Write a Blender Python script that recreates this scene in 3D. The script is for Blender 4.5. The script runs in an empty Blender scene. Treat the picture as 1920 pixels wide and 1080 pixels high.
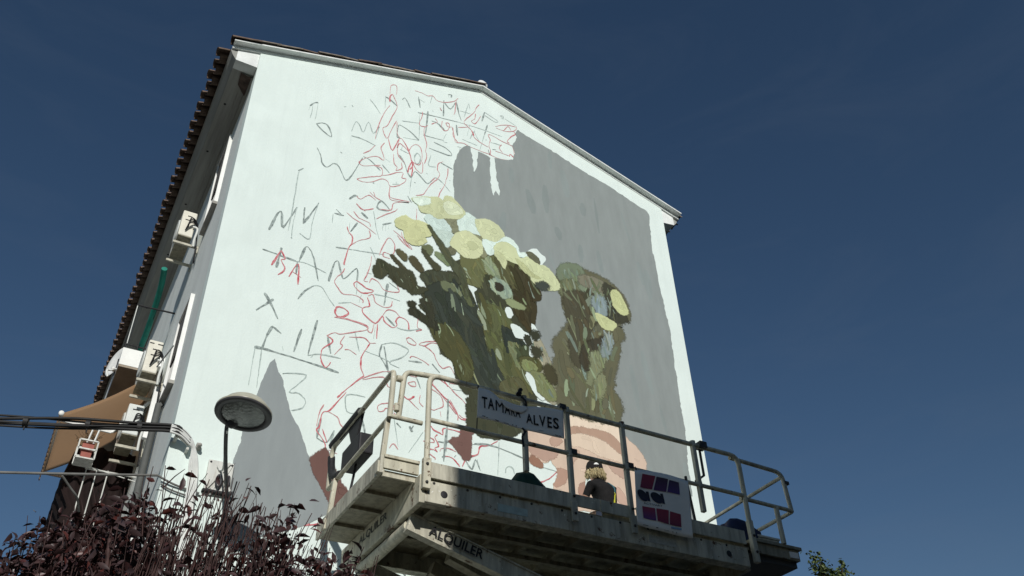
import bpy, bmesh, math, random
from mathutils import Vector, Matrix, Euler
from mathutils.geometry import tessellate_polygon

R = math.radians
sc = bpy.context.scene
COL = sc.collection

# ------------------------------------------------------------------ camera
CAM = Vector((-1.159, -10.180, 1.600))
YAW, PITCH, ROLL = 0.52706, 0.66187, -0.034476
def cam_matrix():
    right = Vector((math.cos(YAW), -math.sin(YAW), 0))
    fwd = Vector((math.sin(YAW) * math.cos(PITCH), math.cos(YAW) * math.cos(PITCH), math.sin(PITCH)))
    up = right.cross(fwd)
    r2 = right * math.cos(ROLL) + up * math.sin(ROLL)
    u2 = -right * math.sin(ROLL) + up * math.cos(ROLL)
    m = Matrix((r2, u2, -fwd)).transposed().to_4x4()
    m.translation = CAM
    return m
cd = bpy.data.cameras.new('camera')
cd.sensor_width = 36.0
cd.lens = 1670.53 / 1920 * 36.0
cd.clip_start = 0.05
cd.clip_end = 4000
cam = bpy.data.objects.new('camera', cd)
COL.objects.link(cam)
cam.matrix_world = cam_matrix()
sc.camera = cam

# ------------------------------------------------------------------ sky, sun, exposure
SUN_EL, SUN_AZ = R(25), R(18)          # azimuth measured from -y towards -x
to_sun = Vector((-math.sin(SUN_AZ) * math.cos(SUN_EL), -math.cos(SUN_AZ) * math.cos(SUN_EL), math.sin(SUN_EL)))
world = bpy.data.worlds.new('World')
sc.world = world
world.use_nodes = True
nt = world.node_tree
nt.nodes.clear()
N = nt.nodes.new
sky = N('ShaderNodeTexSky')
sky.sky_type = 'NISHITA'
sky.sun_disc = False
sky.sun_elevation = SUN_EL
sky.sun_rotation = math.atan2(to_sun.x, to_sun.y)
sky.altitude = 300
sky.air_density = 1.0
sky.dust_density = 0.05
sky.ozone_density = 1.8
# faint cirrus streaks, part of the sky itself
tc = N('ShaderNodeTexCoord')
mp = N('ShaderNodeMapping'); mp.inputs['Scale'].default_value = (2.2, 2.2, 9.0); mp.inputs['Rotation'].default_value = (0.25, 0.15, 0.6)
nz = N('ShaderNodeTexNoise'); nz.inputs['Scale'].default_value = 1.6; nz.inputs['Detail'].default_value = 7; nz.inputs['Roughness'].default_value = 0.62; nz.inputs['Distortion'].default_value = 0.6
rmp = N('ShaderNodeMapRange'); rmp.inputs['From Min'].default_value = 0.50; rmp.inputs['From Max'].default_value = 0.85; rmp.inputs['To Max'].default_value = 0.10
mx = N('ShaderNodeMix'); mx.data_type = 'RGBA'; mx.inputs['B'].default_value = (2.6, 3.2, 4.2, 1)
hs = N('ShaderNodeHueSaturation'); hs.inputs['Saturation'].default_value = 1.13; hs.inputs['Value'].default_value = 1.0
bg = N('ShaderNodeBackground'); bg.inputs['Strength'].default_value = 0.05
wo = N('ShaderNodeOutputWorld')
L = nt.links.new
L(tc.outputs['Generated'], mp.inputs['Vector']); L(mp.outputs['Vector'], nz.inputs['Vector'])
L(nz.outputs['Fac'], rmp.inputs['Value']); L(rmp.outputs['Result'], mx.inputs['Factor'])
L(sky.outputs['Color'], hs.inputs['Color']); L(hs.outputs['Color'], mx.inputs['A'])
L(mx.outputs['Result'], bg.inputs['Color']); L(bg.outputs['Background'], wo.inputs['Surface'])

sl = bpy.data.lights.new('sun', 'SUN')
sl.energy = 3.45
sl.angle = R(0.53)
sl.color = (1.0, 0.965, 0.91)
sun = bpy.data.objects.new('sun', sl)
COL.objects.link(sun)
sun.rotation_euler = to_sun.to_track_quat('Z', 'Y').to_euler()
sun.location = (-8, -30, 20)

sc.view_settings.view_transform = 'Standard'
sc.view_settings.look = 'None'
sc.view_settings.exposure = 0.0
sc.view_settings.gamma = 1.0
sc.view_settings.use_curve_mapping = False

# ------------------------------------------------------------------ helpers
rnd = random.Random(7)
def lin(c):
    c = c / 255.0
    return c / 12.92 if c <= 0.04045 else ((c + 0.055) / 1.055) ** 2.4

def parented(o, parent):
    if parent is not None:
        o.parent = parent
        o.matrix_parent_inverse = Matrix.Translation(-ROOT_LOC[parent.name]) if parent.name in ROOT_LOC else Matrix.Identity(4)
ROOT_LOC = {}

def thing(name, label, cat, loc=(0, 0, 0), group=None):
    o = bpy.data.objects.new(name, None)
    COL.objects.link(o)
    o.empty_display_size = 0.2
    o.location = loc
    ROOT_LOC[o.name] = Vector(loc)
    o['label'] = label
    o['category'] = cat
    if group: o['group'] = group
    return o

class MB:
    """collects shapes in world coordinates, links them as one mesh"""
    def __init__(s): s.v = []; s.f = []; s.sm = []; s.mi = []
    def add(s, vs, fs, smooth=False, mi=0):
        b = len(s.v)
        s.v += [tuple(p) for p in vs]
        for f in fs:
            s.f.append([b + i for i in f]); s.sm.append(smooth); s.mi.append(mi)
        return s
    def box(s, lo, hi, m=None, mi=0):
        (x0, y0, z0), (x1, y1, z1) = lo, hi
        vs = [Vector(p) for p in ((x0,y0,z0),(x1,y0,z0),(x1,y1,z0),(x0,y1,z0),(x0,y0,z1),(x1,y0,z1),(x1,y1,z1),(x0,y1,z1))]
        if m is not None: vs = [m @ p for p in vs]
        return s.add(vs, [(0,3,2,1),(4,5,6,7),(0,1,5,4),(1,2,6,5),(2,3,7,6),(3,0,4,7)], mi=mi)
    def bar(s, a, b, w, h, up=(0, 0, 1), mi=0):
        """rectangular bar from a to b; w sideways, h along up"""
        a, b, up = Vector(a), Vector(b), Vector(up)
        d = (b - a).normalized(); side = d.cross(up).normalized(); u = side.cross(d)
        vs = [p + side * (i * w / 2) + u * (j * h / 2) for p in (a, b) for i, j in ((-1,-1),(1,-1),(1,1),(-1,1))]
        return s.add(vs, [(0,1,2,3),(7,6,5,4),(0,4,5,1),(1,5,6,2),(2,6,7,3),(3,7,4,0)], mi=mi)
    def tube(s, pts, r, n=8, cap=True, mi=0):
        pts = [Vector(p) for p in pts]
        rr = r if isinstance(r, (list, tuple)) else [r] * len(pts)
        ref = Vector((0, 0, 1))
        vs = []; fs = []
        prev = None
        for i, p in enumerate(pts):
            d = (pts[min(i + 1, len(pts) - 1)] - pts[max(i - 1, 0)]).normalized()
            if prev is None:
                if abs(d.dot(ref)) > 0.95: ref = Vector((1, 0, 0))
                a = d.cross(ref).normalized()
            else:
                a = (prev - d * prev.dot(d)).normalized()
            prev = a
            b = d.cross(a)
            for k in range(n):
                t = 2 * math.pi * k / n
                vs.append(p + (a * math.cos(t) + b * math.sin(t)) * rr[i])
        for i in range(len(pts) - 1):
            for k in range(n):
                k2 = (k + 1) % n
                fs.append((i * n + k, i * n + k2, (i + 1) * n + k2, (i + 1) * n + k))
        s.add(vs, fs, True, mi)
        if cap:
            s.add(vs[:n], [tuple(reversed(range(n)))], False, mi)
            s.add(vs[-n:], [tuple(range(n))], False, mi)
        return s
    def lathe(s, prof, center, axis, n=24, mi=0, smooth=True):
        """prof = [(radius, height along axis)]"""
        axis = Vector(axis).normalized(); c = Vector(center)
        a = axis.orthogonal().normalized(); b = axis.cross(a)
        vs = []; fs = []
        for r, h in prof:
            for k in range(n):
                t = 2 * math.pi * k / n
                vs.append(c + axis * h + (a * math.cos(t) + b * math.sin(t)) * r)
        for i in range(len(prof) - 1):
            for k in range(n):
                k2 = (k + 1) % n
                fs.append((i * n + k, i * n + k2, (i + 1) * n + k2, (i + 1) * n + k))
        return s.add(vs, fs, smooth, mi)
    def prism(s, poly, off, mi=0):
        """poly = list of points (3D), extruded by off"""
        off = Vector(off); n = len(poly)
        vs = [Vector(p) for p in poly] + [Vector(p) + off for p in poly]
        fs = [tuple(range(n)), tuple(reversed(range(n, 2 * n)))] + [(i, i + n, (i + 1) % n + n, (i + 1) % n) for i in range(n)]
        return s.add(vs, fs, mi=mi)
    def mesh(s, name, mats, fix=True):
        me = bpy.data.meshes.new(name)
        me.from_pydata(s.v, [], s.f)
        me.polygons.foreach_set('use_smooth', s.sm)
        me.polygons.foreach_set('material_index', s.mi)
        for m in (mats if isinstance(mats, (list, tuple)) else [mats]): me.materials.append(m)
        if fix:
            bm = bmesh.new(); bm.from_mesh(me)
            bmesh.ops.recalc_face_normals(bm, faces=bm.faces)
            bm.to_mesh(me); bm.free()
        me.update()
        return me
    def build(s, name, mats, parent=None, fix=True, bevel=0):
        o = bpy.data.objects.new(name, s.mesh(name, mats, fix))
        COL.objects.link(o)
        parented(o, parent)
        if bevel:
            b = o.modifiers.new('bevel', 'BEVEL'); b.width = bevel; b.segments = 2; b.limit_method = 'ANGLE'
        return o

def split_loose(o):
    """every loose piece of o becomes an object of its own under the same parent"""
    bm = bmesh.new(); bm.from_mesh(o.data); seen = set(); groups = []
    for v in bm.verts:
        if v.index in seen: continue
        st = [v]; comp = []; seen.add(v.index)
        while st:
            a = st.pop(); comp.append(a.index)
            for e in a.link_edges:
                b_ = e.other_vert(a)
                if b_.index not in seen: seen.add(b_.index); st.append(b_)
        groups.append(comp)
    faces = [[v.index for v in f.verts] for f in bm.faces]; sm = [f.smooth for f in bm.faces]; co = [v.co.copy() for v in bm.verts]; bm.free()
    if len(groups) < 2: return
    own = {}
    for gi, c in enumerate(groups):
        for i in c: own[i] = gi
    per = [[] for _ in groups]
    for f, s in zip(faces, sm): per[own[f[0]]].append((f, s))
    nm = o.name.split('.')[0]; out = []
    for gi, c in enumerate(groups):
        mp = {i: k for k, i in enumerate(c)}
        me = bpy.data.meshes.new(nm); me.from_pydata([co[i] for i in c], [], [[mp[i] for i in f] for f, s in per[gi]])
        me.polygons.foreach_set('use_smooth', [s for f, s in per[gi]])
        for mt in o.data.materials: me.materials.append(mt)
        if gi == 0: o.data = me; continue
        q = o.copy(); q.data = me; COL.objects.link(q)
def tag(o, label, cat, group=None):
    o['label'] = label; o['category'] = cat
    if group: o['group'] = group
    return o
def structure(o): o['kind'] = 'structure'; return o
def stuff(o): o['kind'] = 'stuff'; return o

def copy_obj(o, parent=None):
    c = o.copy(); COL.objects.link(c)
    if parent is not None: c.parent = parent
    return c
def copy_thing(root, loc, label):
    r = root.copy(); COL.objects.link(r); r.location = loc; r['label'] = label
    for ch in list(root.children):
        c = copy_obj(ch, r)
        for g in list(ch.children): copy_obj(g, c)
    return r

def arc(c, a, b, r, n=6):
    """rounded corner at c coming from direction a going to direction b"""
    c, a, b = Vector(c), Vector(a).normalized(), Vector(b).normalized()
    out = []
    for i in range(n + 1):
        t = i / n
        p0 = c + a * r; p2 = c + b * r
        out.append(p0 * (1 - t) ** 2 + c * 2 * t * (1 - t) + p2 * t ** 2)
    return out

# ------------------------------------------------------------------ materials
def mat(name, col, rough=0.8, metal=0.0, var=0.10, vscale=6.0, bump=0.0, bscale=60.0, col2=None, stretch=None, spec=0.3, detail=6):
    m = bpy.data.materials.new(name); m.use_nodes = True
    t = m.node_tree; t.nodes.clear(); n = t.nodes.new; l = t.links.new
    out = n('ShaderNodeOutputMaterial'); bs = n('ShaderNodeBsdfPrincipled')
    l(bs.outputs['BSDF'], out.inputs['Surface'])
    bs.inputs['Roughness'].default_value = rough; bs.inputs['Metallic'].default_value = metal
    bs.inputs['Specular IOR Level'].default_value = spec
    tcn = n('ShaderNodeTexCoord'); mpn = n('ShaderNodeMapping')
    l(tcn.outputs['Object'], mpn.inputs['Vector'])
    if stretch: mpn.inputs['Scale'].default_value = stretch
    no = n('ShaderNodeTexNoise'); no.inputs['Scale'].default_value = vscale; no.inputs['Detail'].default_value = detail; no.inputs['Roughness'].default_value = 0.6
    l(mpn.outputs['Vector'], no.inputs['Vector'])
    ra = n('ShaderNodeValToRGB')
    c2 = col2 if col2 else tuple(min(1, c * (1 + var)) for c in col)
    c1 = col if col2 else tuple(c * (1 - var) for c in col)
    ra.color_ramp.elements[0].position = 0.35; ra.color_ramp.elements[0].color = (*c1, 1)
    ra.color_ramp.elements[1].position = 0.65; ra.color_ramp.elements[1].color = (*c2, 1)
    l(no.outputs['Fac'], ra.inputs['Fac']); l(ra.outputs['Color'], bs.inputs['Base Color'])
    if bump:
        nb = n('ShaderNodeTexNoise'); nb.inputs['Scale'].default_value = bscale; nb.inputs['Detail'].default_value = 5
        l(tcn.outputs['Object'], nb.inputs['Vector'])
        bp = n('ShaderNodeBump'); bp.inputs['Strength'].default_value = bump; bp.inputs['Distance'].default_value = 0.02
        l(nb.outputs['Fac'], bp.inputs['Height']); l(bp.outputs['Normal'], bs.inputs['Normal'])
    m['_ramp'] = 1
    return m

def worn_paint(name, col, rust=(0.10, 0.045, 0.02), amount=0.36, rough=0.55, dirt=0.75):
    """painted steel: streaky dirt plus rust chips"""
    m = bpy.data.materials.new(name); m.use_nodes = True
    t = m.node_tree; t.nodes.clear(); n = t.nodes.new; l = t.links.new
    out = n('ShaderNodeOutputMaterial'); bs = n('ShaderNodeBsdfPrincipled'); l(bs.outputs['BSDF'], out.inputs['Surface'])
    bs.inputs['Roughness'].default_value = rough; bs.inputs['Specular IOR Level'].default_value = 0.35
    tcn = n('ShaderNodeTexCoord')
    mpn = n('ShaderNodeMapping'); mpn.inputs['Scale'].default_value = (7, 7, 1.2); l(tcn.outputs['Object'], mpn.inputs['Vector'])
    n1 = n('ShaderNodeTexNoise'); n1.inputs['Scale'].default_value = 2.0; n1.inputs['Detail'].default_value = 8; l(mpn.outputs['Vector'], n1.inputs['Vector'])
    r1 = n('ShaderNodeValToRGB'); r1.color_ramp.elements[0].position = 0.30; r1.color_ramp.elements[1].position = 0.62
    r1.color_ramp.elements[0].color = (*[c * dirt for c in col], 1); r1.color_ramp.elements[1].color = (*col, 1)
    l(n1.outputs['Fac'], r1.inputs['Fac'])
    n2 = n('ShaderNodeTexNoise'); n2.inputs['Scale'].default_value = 9; n2.inputs['Detail'].default_value = 9; n2.inputs['Roughness'].default_value = 0.7; l(tcn.outputs['Object'], n2.inputs['Vector'])
    r2 = n('ShaderNodeValToRGB'); r2.color_ramp.elements[0].position = amount - 0.03; r2.color_ramp.elements[1].position = amount + 0.03
    r2.color_ramp.elements[0].color = (1, 1, 1, 1); r2.color_ramp.elements[1].color = (0, 0, 0, 1)
    l(n2.outputs['Fac'], r2.inputs['Fac'])
    mp3 = n('ShaderNodeMapping'); mp3.inputs['Scale'].default_value = (11, 11, 0.9); mp3.inputs['Location'].default_value = (3.1, 1.7, .4); l(tcn.outputs['Object'], mp3.inputs['Vector'])
    n3 = n('ShaderNodeTexNoise'); n3.inputs['Scale'].default_value = 1.7; n3.inputs['Detail'].default_value = 7; n3.inputs['Roughness'].default_value = 0.65; l(mp3.outputs['Vector'], n3.inputs['Vector'])
    r3 = n('ShaderNodeMapRange'); r3.inputs['From Min'].default_value = 0.54; r3.inputs['From Max'].default_value = 0.74; r3.inputs['To Max'].default_value = 0.75; l(n3.outputs['Fac'], r3.inputs['Value'])
    mx3 = n('ShaderNodeMix'); mx3.data_type = 'RGBA'; mx3.inputs['B'].default_value = (col[0] * .40, col[1] * .33, col[2] * .25, 1)
    l(r3.outputs['Result'], mx3.inputs['Factor']); l(r1.outputs['Color'], mx3.inputs['A'])
    # flecks of wall paint dripped over the years
    n4 = n('ShaderNodeTexNoise'); n4.inputs['Scale'].default_value = 38; n4.inputs['Detail'].default_value = 2; l(tcn.outputs['Object'], n4.inputs['Vector'])
    r4 = n('ShaderNodeMapRange'); r4.inputs['From Min'].default_value = 0.70; r4.inputs['From Max'].default_value = 0.73; l(n4.outputs['Fac'], r4.inputs['Value'])
    mx4 = n('ShaderNodeMix'); mx4.data_type = 'RGBA'; mx4.inputs['B'].default_value = (*[min(.75, c * 1.5) for c in col], 1)
    l(r4.outputs['Result'], mx4.inputs['Factor']); l(mx3.outputs['Result'], mx4.inputs['A'])
    mxn = n('ShaderNodeMix'); mxn.data_type = 'RGBA'; mxn.inputs['B'].default_value = (*rust, 1)
    l(r2.outputs['Color'], mxn.inputs['Factor']); l(mx4.outputs['Result'], mxn.inputs['A']); l(mxn.outputs['Result'], bs.inputs['Base Color'])
    bp = n('ShaderNodeBump'); bp.inputs['Strength'].default_value = 0.15; bp.inputs['Distance'].default_value = 0.01
    l(n2.outputs['Fac'], bp.inputs['Height']); l(bp.outputs['Normal'], bs.inputs['Normal'])
    return m

def paint_attr(name, rough=0.85):
    """mural paint: pigment colour of each patch and brush mark is stored on the mesh"""
    m = bpy.data.materials.new(name); m.use_nodes = True
    t = m.node_tree; t.nodes.clear(); n = t.nodes.new; l = t.links.new
    out = n('ShaderNodeOutputMaterial'); bs = n('ShaderNodeBsdfPrincipled'); l(bs.outputs['BSDF'], out.inputs['Surface'])
    bs.inputs['Roughness'].default_value = rough; bs.inputs['Specular IOR Level'].default_value = 0.2
    at = n('ShaderNodeAttribute'); at.attribute_name = 'pigment'
    tcn = n('ShaderNodeTexCoord'); mpn = n('ShaderNodeMapping'); mpn.inputs['Scale'].default_value = (3.2, 1, 0.8); mpn.inputs['Rotation'].default_value = (0, 0.25, 0)
    l(tcn.outputs['Object'], mpn.inputs['Vector'])
    n1 = n('ShaderNodeTexNoise'); n1.inputs['Scale'].default_value = 1.5; n1.inputs['Detail'].default_value = 9; n1.inputs['Roughness'].default_value = 0.62
    l(mpn.outputs['Vector'], n1.inputs['Vector'])
    mr = n('ShaderNodeMapRange'); mr.inputs['From Min'].default_value = 0.25; mr.inputs['From Max'].default_value = 0.75; mr.inputs['To Min'].default_value = 0.90; mr.inputs['To Max'].default_value = 1.09
    l(n1.outputs['Fac'], mr.inputs['Value'])
    hv = n('ShaderNodeHueSaturation'); l(mr.outputs['Result'], hv.inputs['Value']); l(at.outputs['Color'], hv.inputs['Color']); l(hv.outputs['Color'], bs.inputs['Base Color'])
    # dry-brush edges: coverage falls off through bristle noise where the paint runs out
    ne = n('ShaderNodeTexNoise'); ne.inputs['Scale'].default_value = 34; ne.inputs['Detail'].default_value = 3; l(tcn.outputs['Object'], ne.inputs['Vector'])
    ad = n('ShaderNodeMath'); ad.operation = 'ADD'; l(at.outputs['Alpha'], ad.inputs[0]); l(ne.outputs['Fac'], ad.inputs[1])
    cv = n('ShaderNodeMapRange'); cv.inputs['From Min'].default_value = 0.82; cv.inputs['From Max'].default_value = 1.22; l(ad.outputs['Value'], cv.inputs['Value'])
    l(cv.outputs['Result'], bs.inputs['Alpha'])
    nb = n('ShaderNodeTexNoise'); nb.inputs['Scale'].default_value = 45; nb.inputs['Detail'].default_value = 4; l(tcn.outputs['Object'], nb.inputs['Vector'])
    bp = n('ShaderNodeBump'); bp.inputs['Strength'].default_value = 0.12; bp.inputs['Distance'].default_value = 0.01
    l(nb.outputs['Fac'], bp.inputs['Height']); l(bp.outputs['Normal'], bs.inputs['Normal'])
    return m

M = {}
M['wall'] = mat('white_masonry_paint', (0.735, 0.83, 0.79), 0.9, var=0.022, vscale=1.3, bump=0.22, bscale=38, spec=0.1, detail=10)
def rollered(m):
    t = m.node_tree; bs = [n for n in t.nodes if n.bl_idname == 'ShaderNodeBsdfPrincipled'][0]; src = bs.inputs['Base Color'].links[0].from_socket
    tcn = t.nodes.new('ShaderNodeTexCoord'); cur = src
    for sc_, loc, lo, hi, k in (((5.5, 1, 0.55), (0, 0, 0), .44, .62, .98), ((1.6, 1, 1.1), (4, 2, 7), .50, .60, 1.03), ((9, 1, .35), (1, 5, 2), .60, .78, .95)):
        mpn = t.nodes.new('ShaderNodeMapping'); mpn.inputs['Scale'].default_value = sc_; mpn.inputs['Location'].default_value = loc
        no = t.nodes.new('ShaderNodeTexNoise'); no.inputs['Scale'].default_value = 1.3; no.inputs['Detail'].default_value = 7; no.inputs['Roughness'].default_value = 0.6
        mr = t.nodes.new('ShaderNodeMapRange'); mr.inputs['From Min'].default_value = lo; mr.inputs['From Max'].default_value = hi; mr.inputs['To Min'].default_value = 1.0; mr.inputs['To Max'].default_value = k
        hv = t.nodes.new('ShaderNodeHueSaturation')
        t.links.new(tcn.outputs['Object'], mpn.inputs['Vector']); t.links.new(mpn.outputs['Vector'], no.inputs['Vector']); t.links.new(no.outputs['Fac'], mr.inputs['Value']); t.links.new(mr.outputs['Result'], hv.inputs['Value']); t.links.new(cur, hv.inputs['Color']); cur = hv.outputs['Color']
    t.links.new(cur, bs.inputs['Base Color'])
rollered(M['wall'])
M['side_wall'] = mat('weathered_render', (0.72, 0.76, 0.73), 0.9, var=0.07, vscale=1.4, bump=0.22, bscale=45, spec=0.1, stretch=(1, 1, 0.35))
M['trim'] = mat('white_trim', (0.78, 0.81, 0.79), 0.8, var=0.08, vscale=5, bump=0.2, bscale=25)
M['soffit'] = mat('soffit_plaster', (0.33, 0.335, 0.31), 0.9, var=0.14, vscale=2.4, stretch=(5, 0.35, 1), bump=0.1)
M['soffit_brown'] = mat('blotchy_brown', (0.09, 0.065, 0.055), 0.9, var=0.4, vscale=9)
M['tile'] = mat('clay_tile', (0.065, 0.044, 0.034), 0.9, col2=(0.165, 0.118, 0.09), vscale=5, bump=0.5, bscale=30)
M['tile_old'] = mat('lichen_tile', (0.11, 0.098, 0.08), 0.95, col2=(0.26, 0.22, 0.18), vscale=9, bump=0.5, bscale=30)
M['mortar'] = mat('mortar', (0.15, 0.14, 0.125), 0.95, col2=(0.33, 0.32, 0.30), vscale=7, bump=0.6, bscale=24)
M['concrete'] = mat('concrete', (0.36, 0.35, 0.32), 0.9, var=0.2, vscale=3, bump=0.2)
M['balcony_under'] = mat('balcony_soffit', (0.30, 0.255, 0.20), 0.9, var=0.2, vscale=3)
M['frame_white'] = mat('white_frame', (0.80, 0.81, 0.78), 0.5, var=0.05, vscale=6)
M['glass'] = mat('dark_glass', (0.02, 0.025, 0.03), 0.08, var=0.2, spec=0.6)
M['blind'] = mat('blind', (0.13, 0.12, 0.105), 0.7, var=0.08)
M['ac'] = mat('cream_casing', (0.74, 0.72, 0.62), 0.5, var=0.06, vscale=8)
M['ac_white'] = mat('white_casing', (0.68, 0.71, 0.68), 0.45, var=0.06, vscale=8)
M['ac_bracket'] = mat('bracket_paint', (0.46, 0.44, 0.36), .6, var=.2, vscale=10)
M['dark'] = mat('dark_plastic', (0.018, 0.018, 0.02), 0.6, var=0.3)
M['black_cable'] = mat('black_cable', (0.022, 0.022, 0.022), 0.6, var=0.3, vscale=3)
M['pale_cable'] = mat('painted_cable', (0.70, 0.72, 0.69), 0.7, var=0.1)
M['grey_cable'] = mat('grey_cable', (0.16, 0.16, 0.15), 0.7, var=0.2)
M['metal_white'] = worn_paint('white_painted_steel', (0.68, 0.69, 0.64), amount=0.30)
M['lift'] = worn_paint('cream_lift_paint', (0.60, 0.575, 0.45), amount=0.385, dirt=0.66)
M['lift_grey'] = worn_paint('grey_lift_paint', (0.57, 0.55, 0.445), amount=0.37, dirt=0.5)
M['lift_under'] = worn_paint('shaded_worn_underside', (0.31, 0.285, 0.205), amount=0.36, dirt=0.55)  # worn paint, darkened so the shade beneath the platform sits in the colour
M['steel_dark'] = worn_paint('dark_steel', (0.05, 0.05, 0.048), amount=0.30)
M['steel_dark_grey'] = mat('grey_drainpipe', (0.095, 0.10, 0.095), 0.7, var=.15)
M['rubber'] = mat('rubber', (0.02, 0.02, 0.02), 0.85)
M['ink'] = mat('black_ink', (0.012, 0.012, 0.014), 0.6, var=0.1)
M['ink_worn'] = mat('worn_black_ink', (0.03, 0.035, 0.035), 0.7, col2=(0.11, 0.12, 0.11), vscale=40)
M['banner'] = mat('white_banner_vinyl', (0.86, 0.83, 0.77), 0.5, var=0.03, vscale=3)
M['lamp_shell'] = mat('lamp_shell', (0.40, 0.385, 0.30), 0.35, var=0.08, spec=0.5)
M['lamp_rim'] = mat('lamp_rim', (0.055, 0.055, 0.06), 0.5, var=0.2)
M['lamp_arm'] = mat('lamp_arm', (0.05, 0.05, 0.055), 0.5, var=0.25)
M['asphalt'] = mat('asphalt', (0.05, 0.05, 0.05), 0.95, var=0.25, vscale=2, bump=0.3)
M['pavement'] = mat('pavement', (0.17, 0.155, 0.135), 0.95, var=0.2, vscale=3, bump=0.2)
M['skin'] = mat('skin', (0.40, 0.235, 0.165), 0.55, var=0.08, vscale=20)
M['shirt'] = mat('black_cotton', (0.011, 0.0105, 0.011), 0.9, var=0.3, vscale=15, bump=0.3, bscale=30)
M['jeans'] = mat('dark_jeans', (0.03, 0.04, 0.065), 0.9, var=0.2, vscale=18)
M['cap'] = mat('black_cap', (0.014, 0.012, 0.012), 0.85, var=0.2)
M['hair'] = mat('blond_hair', (0.24, 0.185, 0.09), 0.6, col2=(0.62, 0.53, 0.31), vscale=26, stretch=(1, 1, 0.4))
M['strap_yellow'] = mat('yellow_webbing', (0.48, 0.47, 0.04), 0.8, var=0.1)
M['strap_teal'] = mat('teal_webbing', (0.06, 0.17, 0.20), 0.8, var=0.1)
M['leaf'] = mat('plum_leaf', (0.020, 0.008, 0.009), 0.5, col2=(0.062, 0.025, 0.024), vscale=11, spec=0.5)
M['leaf2'] = mat('plum_leaf_pale', (0.034, 0.022, 0.024), 0.40, col2=(0.085, 0.052, 0.052), vscale=11, spec=0.5)
M['leaf_red'] = mat('plum_leaf_red', (0.055, 0.013, 0.011), 0.45, col2=(0.10, 0.027, 0.02), vscale=11, spec=0.5)
M['twig'] = mat('plum_bark', (0.028, 0.014, 0.013), 0.7, col2=(0.082, 0.044, 0.040), vscale=30)
M['green_leaf'] = mat('green_leaf', (0.045, 0.07, 0.022), 0.5, col2=(0.12, 0.15, 0.05), vscale=3)
M['bark'] = mat('bark', (0.10, 0.075, 0.05), 0.9, var=0.3, vscale=8, bump=0.5)
def cloth_mat(name, col, thin):
    m = mat(name, col, 0.85, var=0.06, vscale=2, stretch=(1, 6, 1)); t = m.node_tree
    bs = [n for n in t.nodes if n.bl_idname == 'ShaderNodeBsdfPrincipled'][0]; out = [n for n in t.nodes if n.bl_idname == 'ShaderNodeOutputMaterial'][0]
    tr = t.nodes.new('ShaderNodeBsdfTranslucent'); tr.inputs['Color'].default_value = (*thin, 1); mxs = t.nodes.new('ShaderNodeMixShader'); mxs.inputs['Fac'].default_value = 0.72
    t.links.new(bs.outputs['BSDF'], mxs.inputs[1]); t.links.new(tr.outputs['BSDF'], mxs.inputs[2]); t.links.new(mxs.outputs['Shader'], out.inputs['Surface']); return m
M['fabric_tan'] = cloth_mat('tan_awning_cloth', (0.33, 0.26, 0.19), (0.76, 0.60, 0.45))
M['fabric_brown'] = mat('brown_curtain_cloth', (0.013, 0.0065, 0.006), 0.9, var=0.3, vscale=3)
M['green_cloth'] = mat('green_tarp', (0.012, 0.20, 0.15), 0.6, var=0.2, vscale=5)
M['dark_green_cloth'] = mat('dark_green_bag', (0.012, 0.045, 0.035), 0.7, var=0.25, vscale=12)
M['blue_cloth'] = mat('navy_bag', (0.018, 0.028, 0.085), 0.7, var=0.25, vscale=12)
M['terracotta'] = mat('terracotta', (0.34, 0.115, 0.09), 0.8, var=0.1)
M['brick_far'] = mat('ochre_render', (0.48, 0.40, 0.30), 0.9, var=0.06, vscale=1)
M['teal_label'] = mat('pale_teal_sticker', (0.40, 0.50, 0.47), 0.5, var=0.12, vscale=20)
def gradient_mat(name, c1, c2):
    """printed ink fading from c1 at the top to c2 at the bottom of the print"""
    m = bpy.data.materials.new(name); m.use_nodes = True
    t = m.node_tree; bs = t.nodes['Principled BSDF']; bs.inputs['Roughness'].default_value = 0.55
    tcn = t.nodes.new('ShaderNodeTexCoord'); sp = t.nodes.new('ShaderNodeSeparateXYZ'); ra = t.nodes.new('ShaderNodeValToRGB')
    t.links.new(tcn.outputs['Generated'], sp.inputs['Vector']); t.links.new(sp.outputs['Z'], ra.inputs['Fac']); t.links.new(ra.outputs['Color'], bs.inputs['Base Color'])
    ra.color_ramp.elements[0].color = (*c2, 1); ra.color_ramp.elements[1].color = (*c1, 1)
    return m
M['print_red'] = gradient_mat('print_red', (0.30, 0.022, 0.05), (0.20, 0.018, 0.06))
M['print_maroon'] = gradient_mat('print_maroon', (0.045, 0.018, 0.035), (0.085, 0.022, 0.12))
M['print_violet'] = gradient_mat('print_violet', (0.055, 0.025, 0.06), (0.075, 0.035, 0.19))
M['print_red_blue'] = gradient_mat('print_red_blue', (0.30, 0.022, 0.05), (0.10, 0.035, 0.19))
M['print_black'] = gradient_mat('print_black', (0.008, 0.008, 0.012), (0.012, 0.016, 0.05))
M['print_blue'] = mat('print_blue', (0.25, 0.38, 0.55), 0.5, var=0.05)

# lens of the street lamp: clear ribbed glass over a pale reflector
M['lens'] = mat('ribbed_lamp_lens', (0.05, 0.058, 0.055), 0.18, col2=(0.17, 0.19, 0.18), vscale=9, spec=0.6, bump=0.4, bscale=30)
M['dark_reflector'] = mat('dull_reflector', (0.10, 0.11, 0.105), 0.35, metal=.3, var=.5, vscale=7)

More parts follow.
